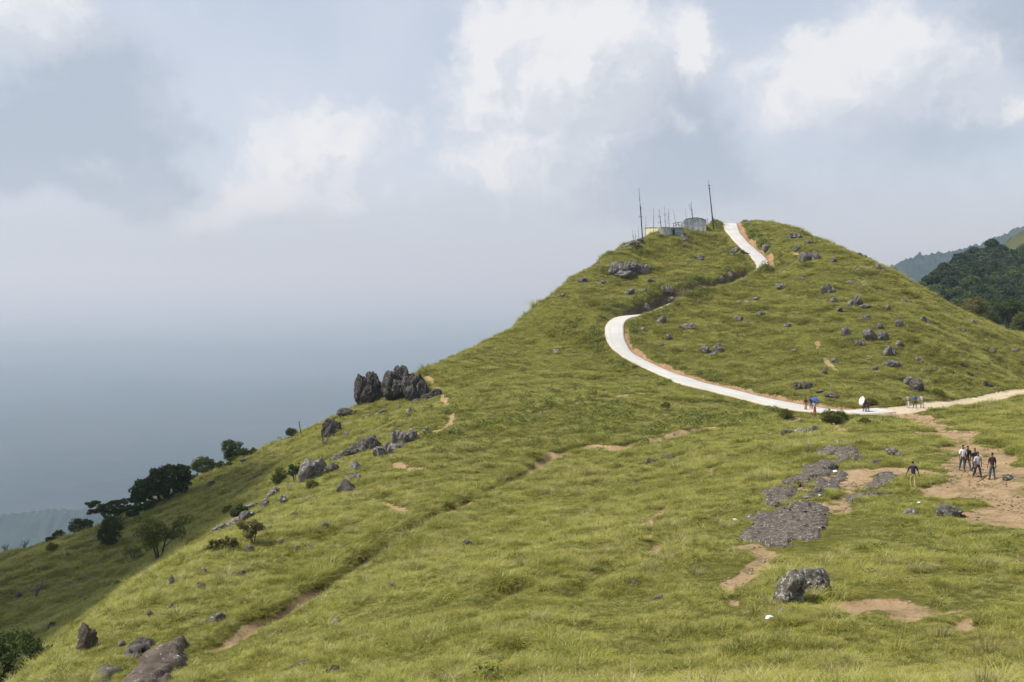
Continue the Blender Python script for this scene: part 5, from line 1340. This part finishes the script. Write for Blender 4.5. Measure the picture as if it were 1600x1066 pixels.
def umbrella(px, py, foot, dia, axis, mat, label, shaft=.8, ddist=0):
    b = hit(*foot); c = unproj(px, py, b[1]+ddist); ax = Vector(axis).normalized(); q = Vector((0, 0, 1)).rotation_difference(ax)
    root = empty('umbrella', tuple(c)); root.rotation_mode = 'QUATERNION'; root.rotation_quaternion = q; tag(root, label, 'umbrella')
    n, m = 8, 6; V_ = [(0, 0, .24)]; rr = dia/2
    for i in range(1, m+1):
        t = i/m
        for k in range(n*3):
            a = 2*math.pi*k/(n*3); sc = 1-.07*t*(0 if k % 3 == 0 else 1); V_.append((rr*t*sc*math.cos(a), rr*t*sc*math.sin(a), .24*(1-t*t)+(-.015*t if k % 3 == 0 else 0)))
    N3 = n*3; Fs = [(0, 1+k, 1+(k+1) % N3) for k in range(N3)]+[(1+(i-1)*N3+k, 1+i*N3+k, 1+i*N3+(k+1) % N3, 1+(i-1)*N3+(k+1) % N3) for i in range(1, m) for k in range(N3)]
    o = mesh_obj('canopy', V_, Fs, mat, root); sm = o.modifiers.new('thick', 'SOLIDIFY'); sm.thickness = .008
    mb = MB(); mb.tube([(0, 0, -shaft+.2), (0, 0, .30)], .008, 6); mb.build('shaft', STEEL, root)
    mb = MB(); mb.tube([(0, 0, -shaft+.22), (0, 0, -shaft+.1), (.03, 0, -shaft+.06), (.06, 0, -shaft+.1)], .014, 6); mb.build('handle', WOOD, root)
    for k in range(8):
        a = 2*math.pi*k/8; mb = MB(); mb.tube([(0, 0, .02), (rr*.5*math.cos(a), rr*.5*math.sin(a), .17)], .004, 4); mb.build('rib', STEEL, root)
umbrella(1346.3, 626.5, (1350.2, 645.5), 1.12, (-.92, -.22, .28), cloth('white_canopy', (.82, .82, .80)), 'white umbrella tilted sideways over the person in dark clothes', .6)
umbrella(1273.6, 624.5, (1272.8, 648), 1.0, (.12, -.30, 1.0), cloth('blue_canopy', (.035, .09, .42)), 'blue umbrella held over the woman in the red skirt', .8)

# ---------------------------------------------------------------- far land
def mat_far(name, cols, sc):
    m, N = newmat(name); P_ = position(N); n = N.noise(P_, sc, 6, .6); n2 = N.noise(P_, sc*5, 5, .6)
    c = N.mix(N.ss(n, .4, .6), cols[0], cols[1]); c = N.mix(N.ss(n2, .5, .7, 0, .7), c, cols[2]); finish(N, c, .95, n2, .8, .8/sc*.02, spec=.05); return m
PLAIN = mat_far('plain_fields', ((.010, .018, .018), (.022, .032, .030), (.036, .042, .036)), .0006)
WOODM = mat_far('forest_slope', ((.028, .042, .018), (.042, .06, .024), (.075, .095, .035)), .02)
WOODF = mat_far('far_forest', ((.014, .026, .022), (.026, .042, .032), (.045, .06, .04)), .012)
GRASSY = mat_far('grass_slope', ((.07, .075, .036), (.09, .092, .045), (.04, .05, .025)), .02)
def plain():
    rr = np.r_[0, np.geomspace(600, 70000, 70)]; aa = np.linspace(0, 2*math.pi, 161)[:-1]; A, B = np.meshgrid(rr, aa, indexing='ij')
    x = A*np.sin(B); y = A*np.cos(B); z = -900+fbm(x, y, 2600, 4)*110*np.clip(A/3000, 0, 1)
    n = len(aa); i, k = np.meshgrid(np.arange(len(rr)-1), np.arange(n), indexing='ij'); i = i.ravel(); k = k.ravel()
    o = fast_mesh('plain', np.stack([x, y, z], -1).reshape(-1, 3), np.stack([i*n+k, i*n+(k+1) % n, (i+1)*n+(k+1) % n, (i+1)*n+k], 1), PLAIN, True); tag(o, kind='structure')
plain()
# forested hillside on the right
FX, FY = np.meshgrid(np.arange(60, 900, 5.0), np.arange(215, 940, 5.0), indexing='ij')
def fhill(x, y):
    u = 800+F*x/y; k = [900, 1300, 1380, 1440, 1480, 1520, 1560, 1600, 1700, 1900, 2300]
    pc = np.interp(u, k, [620, 560, 512, 454, 424, 405, 388, 361, 300, 230, 160]); Dc = np.interp(u, k, [300, 340, 380, 430, 480, 530, 575, 620, 700, 760, 800])
    pf = np.interp(u, k, [640, 575, 545, 538, 540, 542, 544, 540, 536, 530, 530]); Df = 258.0
    t = (y-Df)/(Dc-Df); tc = np.clip(t, 0, 1); ang = pf+(pc-pf)*(tc**.85); z = (430-ang)/F*y
    zc = (430-pc)/F*Dc; z = np.where(t > 1, zc-(y-Dc)*.45, z); return z-np.clip(-t, 0, 1)*40
FH = fhill(FX, FY)+fbm(FX, FY, 45, 4)*6
def fground(x, y): return bil(FH, 60, 215, 5.0, x, y)
o = fast_mesh('forest_hill', np.stack([FX, FY, FH], -1).reshape(-1, 3), grid_faces(*FX.shape), WOODM, True); tag(o, kind='structure')
def clearing(x, y):
    px, py = proj(x, y, fground(x, y)); edge = fbm(x, y, 30, 3)*10
    return (y > 380) & (px > 1546+edge) & (py > 352+(1600-px)*.85+edge*.6) & (py < 412-(px-1548)*.05+edge)
def forest():
    def crown(name, seed, mat, n=75, per=26, size=.5):
        r = np.random.default_rng(seed); C = []
        for q in range(n):
            d_ = r.normal(size=3); d_ /= np.linalg.norm(d_); d_[2] = abs(d_[2])*1.0-.15; C.append(d_*np.array([3.6, 3.6, 3.0])*r.uniform(.7, 1.0)+np.array([0, 0, 5.5]))
        V_, Q_, B_ = leaf_cloud(r, np.array(C), r.uniform(.6, 1.3, n), per, size); ob = fast_mesh(name, V_, Q_, mat, link=False); set_attr(ob.data, 'b', B_); return ob
    LA = mat_leaf('canopy_dark', (.028, .046, .026), (.064, .090, .044), (.09, .11, .04), .2); LB = mat_leaf('canopy_light', (.05, .07, .026), (.10, .13, .046), (.14, .16, .06), .25); LC = mat_leaf('canopy_grey', (.045, .055, .04), (.10, .115, .075), (.13, .14, .1), .2)  # leaf colours greyed and blued a little, standing in for distance haze
    vs_ = [crown('crown_a', 1, LA), crown('crown_b', 2, LA), crown('crown_c', 3, LB), crown('crown_d', 4, LC)]
    r = np.random.default_rng(21); x = r.uniform(85, 620, 16000); y = r.uniform(262, 880, 16000); px, _ = proj(x, y, fground(x, y))
    m = (px > 1380) & (px < 1760) & ~clearing(x, y) & ((y > 300) | (x > 150)); x, y = x[m], y[m]; z = fground(x, y); s = r.uniform(.4, .9, len(x))*np.clip(y/420, .6, 1.2)
    keep = r.random(len(x)) < np.clip(1.25-y/1400, .5, 1); x, y, z, s = x[keep], y[keep], z[keep], s[keep]
    big = fbm(x, y, 60, 3); var = np.where(r.random(len(x)) < .25+big*.8, 2, r.choice([0, 1, 0, 1, 3], len(x)))
    rot = np.stack([r.normal(0, .08, len(x)), r.normal(0, .08, len(x)), r.uniform(0, 6.28, len(x))], 1)
    gn_scatter('forest', np.stack([x, y, z-1.2*s], 1), rot, np.stack([s, s, s*r.uniform(.8, 1.25, len(x))], 1), var, vs_, 'dense dark green forest covering the far hillside on the right', 'forest')
    print('forest', len(x))
forest()
gm = FH*0
def clear_patch():
    A, B = np.meshgrid(np.arange(180, 620, 3.0), np.arange(380, 790, 3.0), indexing='ij'); ok = clearing(A, B).ravel(); f = grid_faces(*A.shape); f = f[ok[f].all(1)]
    if not len(f): print('no clearing'); return
    V_ = np.stack([A, B, fground(A, B)+.5+fbm(A, B, 6, 3)*.6], -1).reshape(-1, 3); us = np.unique(f); mp = np.zeros(len(V_), int); mp[us] = np.arange(len(us))
    tag(fast_mesh('meadow', V_[us], mp[f], GRASSY, True), 'bright grassy clearing on the far hillside', kind='structure')
clear_patch()
def far_ridge(name, pts, back, base, mat, seed, bump=6, nx_=220, ny_=40, label=None, k=1.0):
    pts = [(a, b, c*k) for a, b, c in pts]; back *= k; base = (base[0]*k, base[1]*k); bump *= k**.5
    """a mountain ridge: crest points (px, py, distance), sloping towards us to base and away behind"""
    L = resample([unproj(*q) for q in pts], nx_); dirn = np.array([0, -1.0]); V_ = []
    for i in range(nx_):
        for j in range(ny_):
            t = j/(ny_-1)*2-1                      # -1 front foot, 0 crest, 1 back foot
            run = base[0]*abs(t) if t < 0 else back*t; y = L[i, 1]+(-run if t < 0 else run); x = L[i, 0]*(y/L[i, 1])**.5
            z = L[i, 2]-(base[1]*abs(t)**1.15 if t < 0 else base[1]*t**1.1); V_.append((x, y, z))
    V_ = np.array(V_); V_[:, 2] += fbm(V_[:, 0]+seed*99, V_[:, 1], 160, 5)*base[1]*.22*np.repeat([[1]*ny_], nx_, 0).ravel()*np.tile(np.abs(np.linspace(-1, 1, ny_)), nx_)+fbm(V_[:, 0], V_[:, 1], 14, 3, .7)*bump
    o = fast_mesh(name, V_, grid_faces(nx_, ny_), mat, True); tag(o, label, kind='structure'); return o
far_ridge('far_ridge', [(1340, 438, 1350), (1375, 424, 1350), (1396, 415, 1340), (1415, 405, 1340), (1437, 399, 1340), (1470, 396, 1350), (1500, 390, 1350), (1535, 380, 1360), (1600, 352, 1380), (1700, 330, 1400)], 500, (520, 170), WOODF, 3, 9, 420, 90, 'hazy forested ridge far behind the right shoulder', 2.0)
far_ridge('near_spur', [(1400, 470, 900), (1440, 447, 900), (1470, 432, 900), (1500, 421, 900), (1540, 408, 910), (1600, 390, 920)], 200, (200, 110), GRASSY, 5, 4, 240, 60, None, 1.6)
far_ridge('valley_ridge', [(-500, 830, 1700), (-200, 810, 1650), (0, 806, 1600), (60, 800, 1600), (140, 796, 1600), (200, 803, 1650), (300, 812, 1700), (500, 850, 1800)], 900, (700, 330), WOODF, 8, 10, 420, 80, 'hazy forested ridge deep in the valley on the left', 1.8)
# a few nearer trees that stand in front of the forest
def right_tree(px, py, w, h, d, label, mat, style):
    global hit
    old = hit; b = unproj(px, py, d); hit = lambda a, c: b; tree(px, py, w, h, style, label, 'trees in the hollow at the forest edge', 'tree', 'tree', [(0, 0, .62, .42), (-.2, 0, .4, .3), (.2, 0, .42, .32)] if style == 'dense' else None, mat, per=40); hit = old
right_tree(1522, 522, 52, 66, 245, 'brownish round tree in the hollow behind the right shoulder', LEAF_B, 'dense')
right_tree(1572, 524, 40, 60, 250, 'dark olive tree right of the brownish one', LEAF_D, 'airy')
right_tree(1594, 526, 30, 44, 240, 'leafy green tree at the right margin above the grass', LEAF_M, 'dense')
right_tree(1548, 524, 30, 40, 235, 'low dark tree between the brownish and the olive one', LEAF_D, 'dense')

# ---------------------------------------------------------------- an unseen cloud, placed and shaped to shade the lower left slope
def shade_cloud():
    m, N = newmat('cloud_white'); finish(N, (.85, .86, .88), 1.0)
    g = np.array([-62, 118, -33.0]); c = g+np.array(SUN_DIR)*760
    parts = []; n = 0; V_ = []; F_ = []; r = np.random.default_rng(4)
    for q in range(14):
        v, f = chunk(900+q, (r.uniform(16, 24), r.uniform(20, 30), r.uniform(8, 14)), (r.uniform(-34, 26), r.uniform(-44, 44), r.uniform(-4, 8)), 4, 30, .35); V_.append(v); F_.append(f+n); n += len(v)
    o = fast_mesh('cloud', np.concatenate(V_), np.concatenate(F_), m, True); o.location = tuple(c); tag(o, 'small white cumulus cloud out of view, placed to shade the left slope', kind='structure')
shade_cloud()

scatter_grass()
def scatter_stones():
    x = rng.uniform(0, 70, 90000); y = rng.uniform(20, 140, 90000); m = (rng.random(90000) < (bare_at(x, y) > .35)*np.clip(.25+fbm(x, y, 3, 3), 0, .6)) & (bil(track, X0, Y0, ST, x, y) < .3) & (bil(np.where(np.isfinite(dR), dR, 99), X0, Y0, ST, x, y) > .2)
    x, y = x[m], y[m]; vs_ = []
    for q in range(3):
        v, f = chunk(700+q, (.09, .07, .045), (0, 0, .015), 2, 8, .3); vs_.append(fast_mesh('pebble', v, f, STONE, link=False))
    s = rng.uniform(.35, 1.3, len(x))**1.5
    gn_scatter('gravel', np.stack([x, y, ground(x, y)], 1), rng.uniform(-.3, 6, (len(x), 3))*np.array([.1, .1, 1]), np.stack([s, s, s], 1), rng.integers(0, 3, len(x)), vs_, 'loose brown stones strewn over the trodden ground', 'gravel')
STONE = simple('brown_stone', (.26, .19, .12), .95, .25, 9)
scatter_stones()

# ---------------------------------------------------------------- the air
def haze():
    m = bpy.data.materials.new('haze'); m.use_nodes = True; N = NT(m.node_tree); p = N.n('ShaderNodeVolumePrincipled'); o = N.n('ShaderNodeOutputMaterial')
    p.inputs['Color'].default_value = (.45, .588, .745, 1); p.inputs['Absorption Color'].default_value = (.57, .39, .31, 1); p.inputs['Density'].default_value = HAZE_D; p.inputs['Anisotropy'].default_value = .2
    N.link(p.outputs[0], o.inputs['Volume'])
    mb = MB(); z0, z1 = -1080, 175; mb.box((0, 0, (z0+z1)/2), (150000, 150000, z1-z0)); ob = mb.build('haze', m); ob.display_type = 'WIRE'; tag(ob, 'pale blue haze filling the valley air', kind='stuff')
HAZE_D = .00016
haze()
